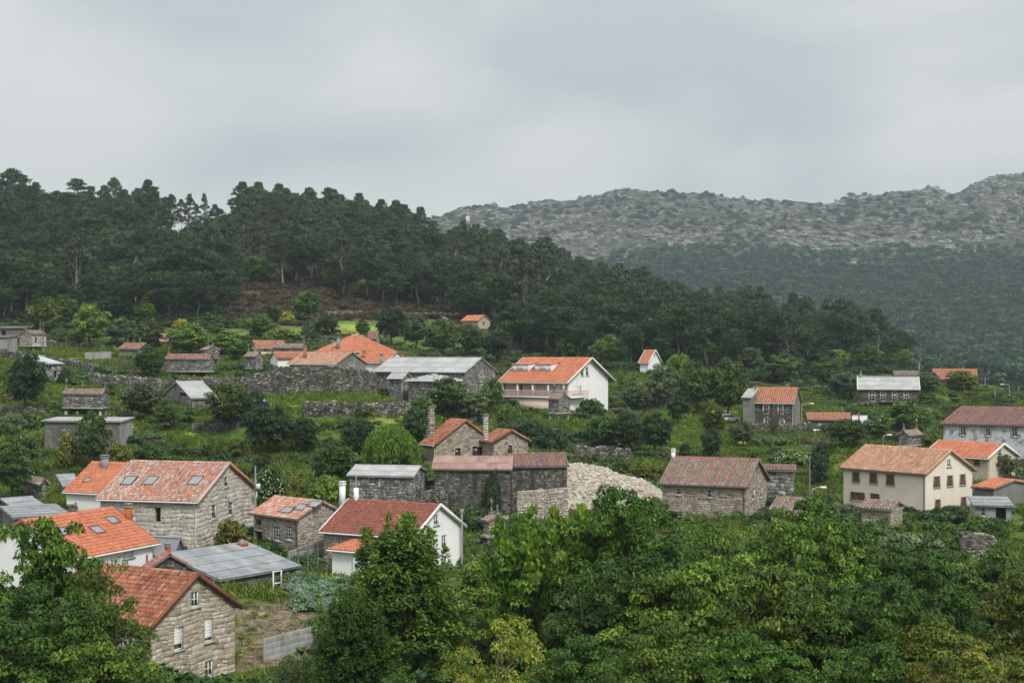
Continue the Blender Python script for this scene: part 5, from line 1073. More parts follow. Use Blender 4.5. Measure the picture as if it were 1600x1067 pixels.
for i in range(5):
    f = i/4; q = W3d(450+62*f, 889-15*f, 118-2*f)-fo; q[2] = gz(q[0]+fo[0], q[1]+fo[1])-fo[2]+1.5; k = MB(); k.tube([q+[0, 0, -1.6], q+[0, 0, 1.4]], [0.06, 0.05], 5); k.obj('post', M['wood_grey'], f2)
    if i:
        k = MB()
        for hgt in np.linspace(0.1, 1.3, 8): k.tube([pq+[0, 0, hgt], q+[0, 0, hgt]], [0.012]*2, 3)
        for tq in np.linspace(0, 1, 12): c = pq*(1-tq)+q*tq; k.tube([c+[0, 0, 0.1], c+[0, 0, 1.3]], [0.012]*2, 3)
        k.obj('mesh_panel', M['leaf_ivy'], f2)['kind'] = 'stuff'
    pq = q
# poly tunnel, car, log, bin
p = P(1286, 678); r_ = empty('polytunnel', tuple(p), 0.05); tag(r_, 'low white plastic cover tunnel in the grass below the red orange shed', 'polytunnel'); k = MB()
R_ = [(x, 0.75*math.cos(t), 0.75*math.sin(t)+0.02*math.sin(x*9)) for x in np.linspace(-1.7, 1.7, 12) for t in np.linspace(0, math.pi, 8)]
k.add(R_, [[i*8+j, i*8+j+1, (i+1)*8+j+1, (i+1)*8+j] for i in range(11) for j in range(7)]); k.poly(R_[:8]); k.poly(R_[-8:]); k.obj('cover', M['tarp'], r_)
k = MB()
for x in (-1.7, 0, 1.7): k.tube([(x, 0.77*math.cos(t), 0.77*math.sin(t)) for t in np.linspace(0, math.pi, 7)], [0.03]*7, 4)
k.obj('hoops', M['metal'], r_)['kind'] = 'stuff'
def car(px, py, lb, rz, mt='frame_white'):
    p = P(px, py); r = empty('parked_car', tuple(p), rz); tag(r, lb, 'car')
    prof = [(-2.0,0.35),(-2.0,0.85),(-1.85,0.95),(-1.6,1.42),(0.35,1.45),(1.05,0.98),(1.95,0.85),(2.0,0.35)]
    k = MB(); k.prism([(x, -0.82, z) for x, z in prof], (0, 1.64, 0)); b = k.obj('body', M[mt], r)
    k = MB()
    for y in (-0.83, 0.83): k.prism([(-1.5,y,0.98),(-1.4,y,1.34),(0.3,y,1.36),(0.85,y,0.98)], (0, 0.01*np.sign(y), 0))
    k.obj('side_windows', M['glass'], b)['kind'] = 'stuff'
    for x in (-1.25, 1.25):
        for y in (-0.75, 0.75):
            k = MB(); V = [(x+0.33*math.cos(t), y+s, 0.33+0.33*math.sin(t)) for s in (-0.1, 0.1) for t in np.linspace(0, 2*math.pi, 12, endpoint=False)]
            k.add(V, [[j, (j+1) % 12, 12+(j+1) % 12, 12+j] for j in range(12)]); k.poly(V[:12]); k.poly(V[12:]); k.obj('wheel', M['dark'], r)
car(1138, 660, 'small white car parked among bushes left of the grey stone house', 0.3)
p0, p1 = P(1215, 707), P(1296, 716); lg = MB(); lg.tube([(0,0,0.25), (p1-p0)*0.5+[0,0,0.3], (p1-p0)+[0,0,0.2]], [0.22, 0.18, 0.1], 7); o = lg.obj('fallen_log', M['bark_pale'], None, tuple(p0)); tag(o, 'pale fallen trunk lying in the grass above the ivy mass', 'log')
p = P(407, 636); e = empty('covered_box', tuple(p)); tag(e, 'blue box with a white cover at the left end of the green meadow', 'box')  # small blue container with a white top, not a boat
k = MB(); k.box((0, 0, 0.35), (1.9, 1.0, 0.7), 0.5, 0, 0, 1.08); k.obj('box_body', M['blue'], e); k = MB(); k.box((-0.2, 0, 0.78), (1.7, 0.9, 0.15), 0.5, 0, 0, 0.8); k.obj('cover', M['tarp'], e); e.name = 'storage_box'
for px, py, s_, lb in ((655,466,2.6,'pale granite boulder at the foot of the eucalyptus wood'),(690,500,2.0,'grey boulder beside the low wall at the forest edge'),(362,358,4.5,'pale granite outcrop on the bare stretch of the ridge'),(700,382,6.0,'granite outcrop showing between the ridge trees left of the mast'),(318,357,3.0,'small granite outcrop under the row of slim ridge trees')):
    q = P(px, py, 250); k = MB(); r0 = np.random.default_rng(int(px)); V = []; 
    for i in range(7):
        for j in range(12):
            t, f = math.pi*(i+0.5)/7, 2*math.pi*j/12; rr = 1+0.35*(fbm(np.array([t*2.0+px]), np.array([math.cos(f)*1.4+py]), 3, 7)[0]-0.5)*2; V.append((rr*math.sin(t)*math.cos(f)*s_, rr*math.sin(t)*math.sin(f)*s_*0.8, rr*math.cos(t)*s_*0.5))
    k.add(V, [[i*12+j, i*12+(j+1) % 12, (i+1)*12+(j+1) % 12, (i+1)*12+j] for i in range(6) for j in range(12)]); k.poly(V[:12]); o = k.obj('boulder', M['rock'], None, tuple(q)); tag(o, lb, 'boulder')

# ------------------------------------------------------------------ foreground trees
def fgt(kind, px, top, D, wpx, leaf, lb, bark='bark', cat='tree', name='broadleaf_tree', group=None, var=None):
    x = (px-CX)/F*D; zt = CZ+(HY-top)/F*D; z = gz(x, D); return tree(kind, x, D, wpx/F*D, zt-z, leaf, bark, name, lb, cat, group, var, z)
FG = [
 ('fg',62,762,44,225,'leaf_fg','spreading oak with gaps in its crown in front of the white orange roofed house','bark_dark','oak_tree'),
 ('fgs',165,850,40,185,'leaf_fg','oak crown overlapping the aged orange roof of the nearest stone house','bark_dark','oak_tree'),
 ('fg',20,905,38,280,'leaf_fgdark','dark leafy tree filling the bottom left corner',None,None),
 ('fg',150,965,36,240,'leaf_fg','leafy tree below the nearest stone house at the bottom left',None,None),
 ('fg',262,1062,40,150,'leaf_fgdark','low dark treetop under the tan rubble gable',None,None),
 ('bay',450,1030,62,90,'leaf_greygreen','small grey green tree beside the low concrete block wall','bark','bay_tree'),
 ('fgs',345,1062,55,110,'leaf_mid','low treetop in front of the bare field',None,None),
 ('bay',622,815,64,300,'leaf_fg','tall conical bay tree in front of the white gabled house','bark','bay_tree'),
 ('bay',556,930,60,210,'leaf_fgdark','shorter conical tree left of the tall bay tree','bark','bay_tree'),
 ('broad',752,868,96,110,'leaf_bright','rounded lime green tree under the small granary on stilts',None,None),
 ('fg',735,945,70,120,'leaf_mid','mid green tree between the tall bay tree and the yellowing tree',None,None),
 ('yellow',795,938,46,190,'leaf_yellow','yellowing thin crowned tree with pale bare twigs at the bottom centre','bark_pale','yellowing_tree'),
 ('yellow',720,985,44,130,'leaf_yellow','smaller yellow green shrub left of the yellowing tree','bark_pale','yellowing_tree'),
 ('cherry',850,778,68,190,'leaf_cherry','light green cherry tree with drooping leaves, left one of the pair','bark','cherry_tree'),
 ('cherry',932,758,66,190,'leaf_cherry','light green cherry tree with drooping leaves rising to the rubble bank','bark','cherry_tree'),
 ('fg',1000,742,64,210,'leaf_fg','dense tree top beside the cherry, left of the tan stone house',None,None),
 ('fg',1125,772,60,210,'leaf_fg','dense broad tree crown directly below the tan stone house',None,None),
 ('fg',1240,760,60,210,'leaf_fg','broad tree crown below the wooden pole',None,None),
 ('fg',1340,776,64,170,'leaf_fgdark','darker tree crown below the tumbled tile outbuilding',None,None),
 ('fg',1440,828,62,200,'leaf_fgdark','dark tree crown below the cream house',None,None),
 ('fg',1560,808,66,190,'leaf_mid','tree crown at the right edge below the low grey house',None,None),
 ('fg',1640,881,50,230,'leaf_olive','olive green crown cut by the right edge',None,None),
 ('fg',955,844,50,250,'leaf_fgdark','dark green crown below the cherry trees',None,None),
 ('fg',1075,838,47,250,'leaf_fg','large leafy crown in the middle of the wood at lower right',None,None),
 ('fg',1215,848,45,260,'leaf_fg','large leafy crown right of the middle of the lower wood',None,None),
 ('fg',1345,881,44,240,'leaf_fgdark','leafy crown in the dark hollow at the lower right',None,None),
 ('fg',1475,921,42,250,'leaf_olive','olive tinged crown in the lower right corner group',None,None),
 ('fg',1590,976,38,230,'leaf_olive','reddish olive crown in the extreme lower right corner',None,None),
 ('fg',900,985,40,200,'leaf_fgdark','dark crown right of the yellowing tree at the bottom edge',None,None),
 ('fg',1030,961,37,220,'leaf_fg','crown at the bottom edge left of centre in the lower wood',None,None),
 ('fg',1180,976,35,230,'leaf_fg','crown at the bottom edge in the middle of the lower wood',None,None),
 ('fg',1330,986,35,220,'leaf_fg','crown at the bottom edge right of the middle of the lower wood',None,None),
 ('fg',1450,1006,34,180,'leaf_olive','low olive crown at the bottom edge near the right corner',None,None),
 ('fg',1735,880,52,260,'leaf_fg','broad crown standing outside the right edge below the low grey house',None,None),
 ('fg',1850,930,48,300,'leaf_olive','olive crown farthest outside the right edge',None,None),
 ('fg',-130,900,44,300,'leaf_fgdark','dark crown outside the left edge beside the spreading oak',None,None),
 ('fg',610,1020,44,170,'leaf_fgdark','dark treetop at the bottom edge under the tall bay tree',None,None),
]
for (kd, px, top, D, w, lf, lb, bk, nm) in FG: fgt(kd, px, top, D, w, lf, lb, bk or 'bark', 'tree', nm or 'broadleaf_tree')

# ------------------------------------------------------------------ village trees and shrubs: px, base, height, width (photo pixels)
V = [
 ('broad',40,648,92,62,'leaf_dark','dark evergreen tree with bare trunk beside the blue grey shed'),
 ('shrub',101,603,26,24,'leaf_dark','small dark bush right of the blue grey shed'),
 ('shrub',67,646,26,24,'leaf_bright','small lime bush under the dark evergreen'),
 ('shrub',15,678,38,48,'leaf_greygreen','pale green round bush left of the long block shed'),
 ('shrub',2,618,62,34,'leaf_bright','bright leafy bush cut by the left edge'),
 ('broad',222,656,52,62,'leaf_greygreen','light green tree between the finialled granary and the rough gable barn'),
 ('broad',262,672,46,42,'leaf_mid','darker small tree left of the rough gable barn'),
 ('broad',356,680,70,72,'leaf_mid','bushy tree in front of the white sheet roofed gable barn'),
 ('broad',400,668,50,40,'leaf_dark','dark tree at the left of the green meadow'),
 ('broad',235,594,50,48,'leaf_mid','leafy tree left of the long pink tiled granary'),
 ('bare',195,586,30,42,'leaf_bare','brownish leafless bush above the terrace wall'),
 ('broad',296,562,52,72,'leaf_bright','bright green tree behind the long pink tiled granary'),
 ('broad',345,560,40,60,'leaf_bright','second bright tree right behind the long granary'),
 ('broad',375,566,32,40,'leaf_mid','tree left of the small grey granary'),
 ('broad',72,540,68,54,'leaf_olive','olive coloured tree behind the orange ridged granary'),
 ('broad',140,546,66,58,'leaf_bright','large lime green tree behind the bright field'),
 ('broad',186,545,46,44,'leaf_greygreen','grey green tree behind the lamp post'),
 ('broad',120,545,30,26,'leaf_bright','little lime tree at the foot of the larger lime tree'),
 ('broad',236,545,38,44,'leaf_olive','thin olive bush between the two pink roofs'),
 ('broad',145,742,88,56,'leaf_mid','leafy tree in front of the long block shed'),
 ('shrub',105,728,54,36,'leaf_olive','lemon tree dotted with yellow fruit'),
 ('broad',26,750,72,66,'leaf_mid','dark bush dotted with white blossom at the left'),
 ('broad',20,782,80,58,'leaf_mid','rounded green tree at the left edge above the grey sheds'),
 ('shrub',185,734,42,44,'leaf_olive','yellow green bush above the small white house'),
 ('plume',288,716,36,36,'leaf_grass','arching pampas grass clump above the large stone house'),
 ('shrub',240,720,30,50,'leaf_mid','low bush behind the chimney of the small white house'),
 ('shrub',336,722,36,50,'leaf_mid','bush above the ridge of the large stone house'),
 ('shrub',376,718,34,44,'leaf_olive','olive bush right of the large stone house ridge'),
 ('broad',418,712,80,78,'leaf_dark','big dark evergreen below the green meadow'),
 ('broad',470,712,60,56,'leaf_dark','dark bush right of the big evergreen'),
 ('broad',520,768,76,80,'leaf_mid','blue green leafy tree above the grey roofed stone shed'),
 ('shrub',420,792,66,58,'leaf_mid','elder bush with white flowers beside the cable pole'),
 ('shrub',462,788,46,42,'leaf_olive','yellow green shrub behind the stone annexe'),
 ('shrub',517,782,46,58,'leaf_bright','bright rounded shrub behind the stone annexe'),
 ('willow',611,734,68,84,'leaf_bright','weeping willow left of the steep orange roof'),
 ('broad',560,722,62,60,'leaf_dark','dark tree behind the weeping willow on its left'),
 ('broad',648,700,56,44,'leaf_dark','dark tree behind the tapered chimney'),
 ('shrub',646,790,58,60,'leaf_ivy','ivy bush covering the end of the grey roofed stone shed'),
 ('shrub',676,752,30,30,'leaf_bright','fresh green bush under the corrugated barn roof'),
 ('shrub',771,806,72,30,'leaf_ivy','ivy hanging on the blackened barn wall'),
 ('broad',698,650,54,64,'leaf_mid','leafy tree in front of the hip roofed stone annexe'),
 ('broad',770,648,52,38,'leaf_mid','round tree against the gable of the long grey barn'),
 ('shrub',660,648,30,46,'leaf_mid','bush below the corner of the stone annexe'),
 ('broad',740,660,46,50,'leaf_greygreen','pale bush behind the steep orange roof'),
 ('shrub',800,668,36,46,'leaf_mid','bush on the bank left of the balcony house'),
 ('shrub',835,700,44,72,'leaf_dark','dark ivy hedge right of the twin brown gables'),
 ('shrub',868,712,48,56,'leaf_dark','dark hedge bush at the foot of the stony steps'),
 ('shrub',790,690,34,50,'leaf_dark','dark bush between the gables and the ivy hedge'),
 ('shrub',925,652,34,50,'leaf_mid','bush at the foot of the large white house'),
 ('broad',945,706,58,60,'leaf_mid','bush on the terrace above the rubble bank'),
 ('broad',985,712,64,60,'leaf_dark','dark round tree above the rubble bank'),
 ('broad',1024,712,66,54,'leaf_dark','second dark round tree above the rubble bank on the right'),
 ('shrub',960,742,28,60,'leaf_mid','creeper covered bank above the rubble'),
 ('shrub',1010,752,30,70,'leaf_olive','low brush between the rubble bank and the white chimney'),
 ('broad',1113,718,46,36,'leaf_dark','compact dark conical tree above the tan stone house'),
 ('shrub',1071,716,28,24,'leaf_dark','smaller dark cone left of the compact conical tree'),
 ('broad',1062,622,70,46,'leaf_bright','tall bright tree right of the little white forest house'),
 ('broad',1090,650,84,60,'leaf_mid','large green tree in the middle of the clump right of the white house'),
 ('broad',1136,660,92,66,'leaf_mid','largest dark green tree of the clump beside the grey stone house'),
 ('broad',1032,640,66,50,'leaf_greygreen','grey green tree below the little white forest house'),
 ('broad',992,646,48,46,'leaf_greygreen','low greyish tree right of the large white house'),
 ('broad',1060,666,50,34,'leaf_dark','dark bush at the foot of the tree clump'),
 ('bare',1207,684,66,48,'leaf_bare','leafless shrub in front of the grey stone house'),
 ('broad',1114,690,52,40,'leaf_olive','thin olive bush below the tree clump'),
 ('broad',1160,700,40,44,'leaf_greygreen','pale brush below the grey stone house'),
 ('broad',1414,694,64,76,'leaf_mid','dark leafy tree behind the finialled granary'),
 ('broad',1370,692,48,40,'leaf_mid','green tree below the pale sheet shed'),
 ('broad',1325,700,46,60,'leaf_mid','bushy tree below the bright red orange shed'),
 ('bare',1290,712,40,54,'leaf_bare','tangle of grey twigs left of the cream house ridge'),
 ('broad',1280,766,66,34,'leaf_ivy','ivy smothered mass behind the wooden pole'),
 ('shrub',1238,728,26,60,'leaf_bright','flowering hedge above the small stone shed'),
 ('broad',1564,752,44,48,'leaf_greygreen','olive tree in front of the beige house'),
 ('broad',1503,620,42,50,'leaf_olive','olive tree before the half hidden orange roof'),
 ('broad',1450,622,36,40,'leaf_greygreen','grey green bush right of the four doored stone house'),
 ('broad',1320,628,48,50,'leaf_greygreen','pale bush left of the four doored stone house'),
 ('broad',1296,610,50,56,'leaf_mid','tree above the bright red orange shed'),
 ('broad',1355,582,44,44,'leaf_mid','green tree behind the smooth pale roof'),
 ('broad',1392,578,40,34,'leaf_bright','yellow green tree behind the smooth pale roof'),
 ('broad',1300,570,50,66,'leaf_bright','bright broadleaf tree at the lower edge of the pine wood'),
 ('broad',1225,600,44,60,'leaf_mid','green tree at the wood edge behind the grey stone house'),
 ('broad',1495,824,34,40,'leaf_greygreen','fruit tree against the cream gable'),
 ('shrub',1440,632,22,70,'leaf_mid','hedge above the peeling long house'),
 ('broad',1595,690,30,30,'leaf_mid','bush under the peeling wall at the right edge'),
 ('shrub',1450,706,30,40,'leaf_olive','bush between granary and peeling house'),
 ('shrub',360,862,52,60,'leaf_olive','citrus tree with yellow fruit against the large stone house'),
 ('shrub',412,742,30,40,'leaf_dark','dark low bush above the elder'),
 ('shrub',445,916,22,30,'leaf_mid','green shrub at the corner of the corrugated shed'),
 ('broad',478,508,50,44,'leaf_mid','round dark green tree on the bracken slope'),
 ('shrub',448,506,22,26,'gorse','yellow gorse bush beside the round tree on the bracken slope'),
 ('shrub',282,514,18,26,'gorse','yellow gorse in the wood above the pink roofs'),
 ('broad',420,512,32,40,'leaf_dark','dark tree left of the yellow gorse'),
 ('broad',408,532,38,44,'leaf_bright','bright tree above the orange roof with two skylights'),
 ('shrub',438,536,22,60,'leaf_bright','low leafy vines behind the mossy slab granary'),
 ('shrub',487,524,26,30,'leaf_greygreen','round greyish bush behind the vines'),
 ('broad',512,524,32,34,'leaf_dark','dark bush uphill of the pyramid roof'),
 ('broad',568,530,30,24,'leaf_mid','leafy tree touching the right side of the pyramid roof'),
 ('broad',612,544,64,50,'leaf_dark','dark tree right of the pyramid roof'),
 ('broad',650,548,52,50,'leaf_greygreen','greyish pine like tree behind the long grey barn'),
 ('broad',690,560,56,60,'leaf_mid','green tree behind the roof of the long grey barn'),
 ('broad',735,560,50,56,'leaf_mid','green tree behind the apex of the long grey barn'),
 ('broad',775,570,54,50,'leaf_dark','dark tree left behind the large white house'),
 ('shrub',556,606,18,30,'leaf_greygreen','thin bush against the grey rendered gable'),
 ('shrub',405,612,36,46,'leaf_mid','bush below the small grey granary'),
 ('shrub',436,617,36,26,'leaf_ivy','ivy column on the tall dark retaining wall'),
 ('shrub',382,640,30,34,'leaf_olive','yellow green bush left of the blue box'),
 ('shrub',590,616,22,40,'leaf_ivy','dark ivy at the left end of the long grey barn'),
]
NAMES = {'gorse': 'gorse_bush', 'leaf_ivy': 'ivy_bush'}
for (kd, px, pb, hp, wp, lf, lb) in V:
    q = P(px, pb); D = q[1]
    nm = NAMES.get(lf) or {'broad': 'leafy_tree', 'shrub': 'garden_shrub', 'bare': 'leafless_shrub', 'willow': 'willow_tree', 'plume': 'pampas_grass'}[kd]
    cat = 'tree' if kd in ('broad', 'willow') else 'shrub'
    o = tree(kd, q[0], D, 1.1*wp/F*D, 1.08*hp/F*D, lf, 'bark_dark', nm, lb, cat)
    if 'yellow fruit' in lb or 'blossom' in lb or 'white flowers' in lb or 'flowering' in lb:
        k = MB(); n = 46 if 'fruit' in lb else 120; s_ = 0.14 if 'fruit' in lb else 0.13
        ww, hh_ = wp/F*D/2, hp/F*D
        for i in range(n):
            d = rsph(rng, 1)[0]; d[2] = abs(d[2]); qf = 0.72+0.28*random.random(); c = np.array([d[0]*ww*qf, d[1]*ww*qf, hh_*(0.2+0.78*d[2]*qf)+random.gauss(0, 0.12)]); k.box(c, (s_*(0.5+random.random()), s_, s_*0.7), 0.5, 0, random.random(), 0.6)
        f = k.obj('fruit' if n == 46 else 'blossom', M['fruit' if n == 46 else 'blossom'], None); f.parent = o; f['kind'] = 'stuff'
        f.scale = (1/o.scale[0], 1/o.scale[1], 1/o.scale[2])
# dead pale tree beside the pale roof, slim trees on the ridge
def slim(px, D, wpx, top, kind, leaf, bark, lb, nm, cat='tree', group=None):
    x = (px-CX)/F*D; z = gz(x, D); zt = CZ+(HY-top)/F*D; tree(kind, x, D, wpx/F*D, zt-z, leaf, bark, nm, lb, cat, group, None, z)
q = P(1436, 596); r = np.random.default_rng(5); tips = [np.array([r.normal()*1.6, r.normal()*1.4, 3.5+4.5*r.random()]) for _ in range(16)]
e = empty('dead_tree', tuple(q)); tag(e, 'pale dead tree with bare forked limbs behind the smooth pale roof', 'tree'); t = trunk_mb(r, 8.2, 0.22, tips, 0.02, fork=0.3); t.obj('trunk', M['bark_pale'], e)
RT = [(258,505,16,306),(268,500,22,302),(283,505,15,310),(296,498,16,301),(319,500,13,301),(307,505,14,318),(336,503,20,318),(345,505,18,325),(365,505,22,330)]
for i, (px, D, w, top) in enumerate(RT): slim(px, D, w*1.5, top, 'euc', 'leaf_euc', 'bark_pale', 'slim eucalyptus standing against the sky on the bare part of the left ridge', 'eucalyptus_tree', 'tree', 'slim eucalyptus on the bare ridge')
for (px, D, w, top, lb) in ((850,420,90,368,'tall dark eucalyptus crown ending the left wooded ridge'),(805,430,80,372,'tall eucalyptus second from the end of the left ridge'),(968,400,105,418,'broad domed dark tree rising above the middle of the wood'),(1188,420,40,445,'single tall eucalyptus with pale stem above the right part of the wood'),(745,440,70,360,'dark eucalyptus right beneath the telecom mast'),(585,480,40,368,'eucalyptus crown above the grey trunks on the ridge'),(600,505,40,322,'spreading eucalyptus crown against the sky at the ridge end'),(530,510,60,302,'highest flat crowned eucalyptus on the left ridge'),(425,508,70,300,'wide flat crowned eucalyptus at the left of the ridge gap'),(120,510,70,278,'umbrella shaped tree standing highest at the far left ridge'),(20,512,80,262,'flat crowned tree at the upper left corner of the wood'),(625,500,46,332,'rounded eucalyptus where the left ridge starts to fall')):
    slim(px, D, w, top, 'euc', 'leaf_euc', 'bark_pale', lb, 'eucalyptus_tree')

# ------------------------------------------------------------------ the wood on the hill: nearest as trees, the rest as one mass
def low_line(px): return np.interp(px, [-200,0,100,200,300,365,372,500,600,700,722,770,830,960,1100,1200,1270,1340,1440,1500,1600,1750], [505,508,512,512,506,500,440,462,484,490,520,548,566,578,586,592,586,580,580,588,606,612])
cell = 7.0; C_ = []
rw = np.random.default_rng(42)
for D in np.arange(255, 545, cell):
    for X in np.arange(-0.42*D, 0.42*D, cell):
        x = X + (rw.random()-0.5)*cell*0.95; y = D + (rw.random()-0.5)*cell*0.95; C_.append((x, y))
C_ = np.array(C_); Zc = ground_z(C_[:, 0], C_[:, 1]); pc = CX+F*C_[:, 0]/C_[:, 1]; yc = HY-(Zc-CZ)*F/C_[:, 1]
ok = (yc < low_line(pc)) & (C_[:, 1] > np.interp(pc, [0,760,820,2000], [295,295,262,262]))
gapm = (np.abs(pc-312) < 60) & (C_[:, 1] > 430); ok &= ~gapm
ok &= ~((np.abs(pc-705) < 14) & (yc < 402) & (yc > 372))
for h in H:
    if h['D'] > 240: ok &= ~((np.abs(pc-(h['l']+h['r'])/2) < (abs(h['r']-h['l'])/2+8)) & (C_[:, 1] < h['D']+16) & (C_[:, 1] > h['D']-14))
C_ = C_[ok]; Zc = Zc[ok]; pc = pc[ok]; yc = yc[ok]; kindn = fbm(C_[:, 0]/34, C_[:, 1]/34, 3, 77); order = np.argsort(C_[:, 1])
cnt = {'pine': 0, 'euc': 0, 'broad': 0}; rest = {'pine': [], 'euc': []}
for i in order:
    x, y = C_[i]; kn = kindn[i] + rw.normal()*0.05; euc = (pc[i] > 365 and pc[i] < 900 and kn > 0.40) or (pc[i] > 1180 and pc[i] < 1480 and yc[i] < 540 and kn > 0.42) or kn > 0.56
    edge = low_line(pc[i]) - yc[i] < 14
    kd = 'euc' if euc else 'pine'; s = 0.72+0.62*rw.random()
    if kd == 'pine': w, hh_, lf, bk = 8.6*s, 11.6*s, 'leaf_pine', 'bark_dark'
    else: w, hh_, lf, bk = 7.8*s, 15.5*s, 'leaf_euc', 'bark_pale'
    if edge and rw.random() < 0.35 and cnt['broad'] < 120:
        cnt['broad'] += 1; tree('broad', x, y, 6.5*s, 6.2*s, ('leaf_mid', 'leaf_dark', 'leaf_bright', 'leaf_greygreen')[int(rw.random()*3.4)], 'bark', 'broadleaf_tree', 'bushy broadleaf tree at the lower edge of the pine wood', 'tree', 'broadleaf trees along the wood edge', None, Zc[i]); continue
    if cnt[kd] < 285:
        cnt[kd] += 1
        tree(kd, x, y, w, hh_, lf, bk, 'pine_tree' if kd == 'pine' else 'eucalyptus_tree', 'dark green pine with rounded crown in the hillside wood' if kd == 'pine' else 'tall eucalyptus with pale trunk in the hillside wood', 'tree', 'pines of the hillside wood' if kd == 'pine' else 'eucalyptus of the hillside wood', None, Zc[i])
    else: rest[kd].append((x, y, Zc[i]-0.2, s, w, hh_))
print('wood', len(C_), cnt, len(rest['pine']), len(rest['euc']))

def source_coll(name, objs_):
    c = bpy.data.collections.new(name)
    for o in objs_: c.objects.link(o)
    return c
def src(kind, leaf, bark, seed, n):
    L = []
    for i in range(n):
        mb, tr, wn, hn = make_tree(kind, seed+i); bm_ = MB(); bm_.b = list(mb.b); bm_.n = mb.n
        if tr:
            for (Vb, Fb, tb_, _) in tr.b: bm_.b.append((Vb, Fb+mb.n, tb_, 1))
        me = bm_.mesh(kind+'_source', [M[leaf], M[bark]]); o = bpy.data.objects.new(kind+'_source', me); L.append(o)
    return L, wn, hn
def scatter(name, pts, scl, srcs, label=None, kind='stuff', tilt=0.0):
    me = bpy.data.meshes.new(name); n = len(pts); me.vertices.add(n); me.vertices.foreach_set('co', np.asarray(pts, float).ravel())
    at = me.attributes.new('scl', 'FLOAT_VECTOR', 'POINT'); at.data.foreach_set('vector', np.asarray(scl, float).ravel())
    o = bpy.data.objects.new(name, me); COL.objects.link(o); o['kind'] = kind
    if label: o['label'] = label
    ng = bpy.data.node_groups.new(name+'_nodes', 'GeometryNodeTree'); ng.interface.new_socket('Geometry', in_out='INPUT', socket_type='NodeSocketGeometry'); ng.interface.new_socket('Geometry', in_out='OUTPUT', socket_type='NodeSocketGeometry')
    gi = ng.nodes.new('NodeGroupInput'); go = ng.nodes.new('NodeGroupOutput'); ci = ng.nodes.new('GeometryNodeCollectionInfo'); ci.inputs['Collection'].default_value = source_coll(name+'_sources', srcs); ci.inputs['Separate Children'].default_value = True; ci.inputs['Reset Children'].default_value = True
    ip = ng.nodes.new('GeometryNodeInstanceOnPoints'); ip.inputs['Pick Instance'].default_value = True
    na_ = ng.nodes.new('GeometryNodeInputNamedAttribute'); na_.data_type = 'FLOAT_VECTOR'; na_.inputs['Name'].default_value = 'scl'
    rv = ng.nodes.new('FunctionNodeRandomValue'); rv.data_type = 'FLOAT_VECTOR'; rv.inputs['Min'].default_value = (-tilt, -tilt, 0); rv.inputs['Max'].default_value = (tilt, tilt, 6.283)
    ri = ng.nodes.new('FunctionNodeRandomValue'); ri.data_type = 'INT'; ri.inputs[4].default_value = 0; ri.inputs[5].default_value = len(srcs)-1
    l = ng.links.new; l(gi.outputs[0], ip.inputs['Points']); l(ci.outputs[0], ip.inputs['Instance']); l(na_.outputs[0], ip.inputs['Scale']); l(rv.outputs['Value'], ip.inputs['Rotation']); l(ri.outputs[2], ip.inputs['Instance Index']); l(ip.outputs[0], go.inputs[0])
    md = o.modifiers.new('scatter', 'NODES'); md.node_group = ng; return o
for kd, lf, bk, nm in (('pine','leaf_pine','bark_dark','pine_wood'),('euc','leaf_euc','bark_pale','eucalyptus_wood')):
    S_, wn, hn = src(kd, lf, bk, 500, 3); R_ = np.array(rest[kd])
    if len(R_): scatter(nm, R_[:, :3], np.stack([R_[:, 4]/wn, R_[:, 4]/wn, R_[:, 5]/hn], 1), S_)
# far wood on the mountain foot
S_, wn, hn = src('far', 'leaf_far', 'bark_dark', 540, 4)
Q = []; D = 640.0
while D < 1990:
    st = 9.0 if D < 1100 else 10.5; xs = np.arange(-0.12*D, 0.43*D, st); Q.append(np.stack([xs+(rw.random(len(xs))-0.5)*st, D+(rw.random(len(xs))-0.5)*st], 1)); D += st
Q = np.vstack(Q); Zq = ground_z(Q[:, 0], Q[:, 1]); pq_ = CX+F*Q[:, 0]/Q[:, 1]; yq = HY-(Zq-CZ)*F/Q[:, 1]
nn_ = fbm(Q[:, 0]/60, Q[:, 1]/60, 4, 31)-0.5
k_ = (yq > forest_line(pq_) + nn_*46) | ((rw.random(len(Q)) < 0.06) & (nn_ > 0.02))
Q, Zq = Q[k_], Zq[k_]; s_ = 0.65+0.75*rw.random(len(Q))**1.6; print('far', len(Q))
scatter('distant_wood', np.column_stack([Q, Zq-0.5]), np.stack([s_*1.4, s_*1.4, s_*1.25], 1), S_)
# scrub and boulders over the mountain
rk = []
for i in range(5):
    k = MB(); VV = []
    r0 = np.random.default_rng(60+i)
    for a in range(5):
        for j in range(8):
            t, f = math.pi*(a+0.5)/5, 2*math.pi*j/8; rr = 1+0.3*r0.normal()*0.8; VV.append((rr*math.sin(t)*math.cos(f)*1.5, rr*math.sin(t)*math.sin(f), rr*math.cos(t)*0.62))
    k.add(VV, [[a*8+j, a*8+(j+1) % 8, (a+1)*8+(j+1) % 8, (a+1)*8+j] for a in range(4) for j in range(8)], r0.random(32)); k.poly(VV[:8], 0.8); rk.append(bpy.data.objects.new('boulder_source', k.mesh('boulder_source', M['rock'])))
n = 11000; px_ = 620+rw.random(n)*1060; dd_ = 1480+rw.random(n)*780; X_ = (px_-CX)/F*dd_; Z_ = ground_z(X_, dd_); py_ = HY-(Z_-CZ)*F/dd_; dn = fbm(X_/90, dd_/90, 4, 91)
k_ = (py_ < forest_line(px_)+6) & (dn > 0.47); s_ = (0.9+4.2*rw.random(n)**4)
scatter('mountain_boulders', np.column_stack([X_, dd_, Z_])[k_], np.stack([s_, s_, s_*0.9], 1)[k_], rk, tilt=0.35)
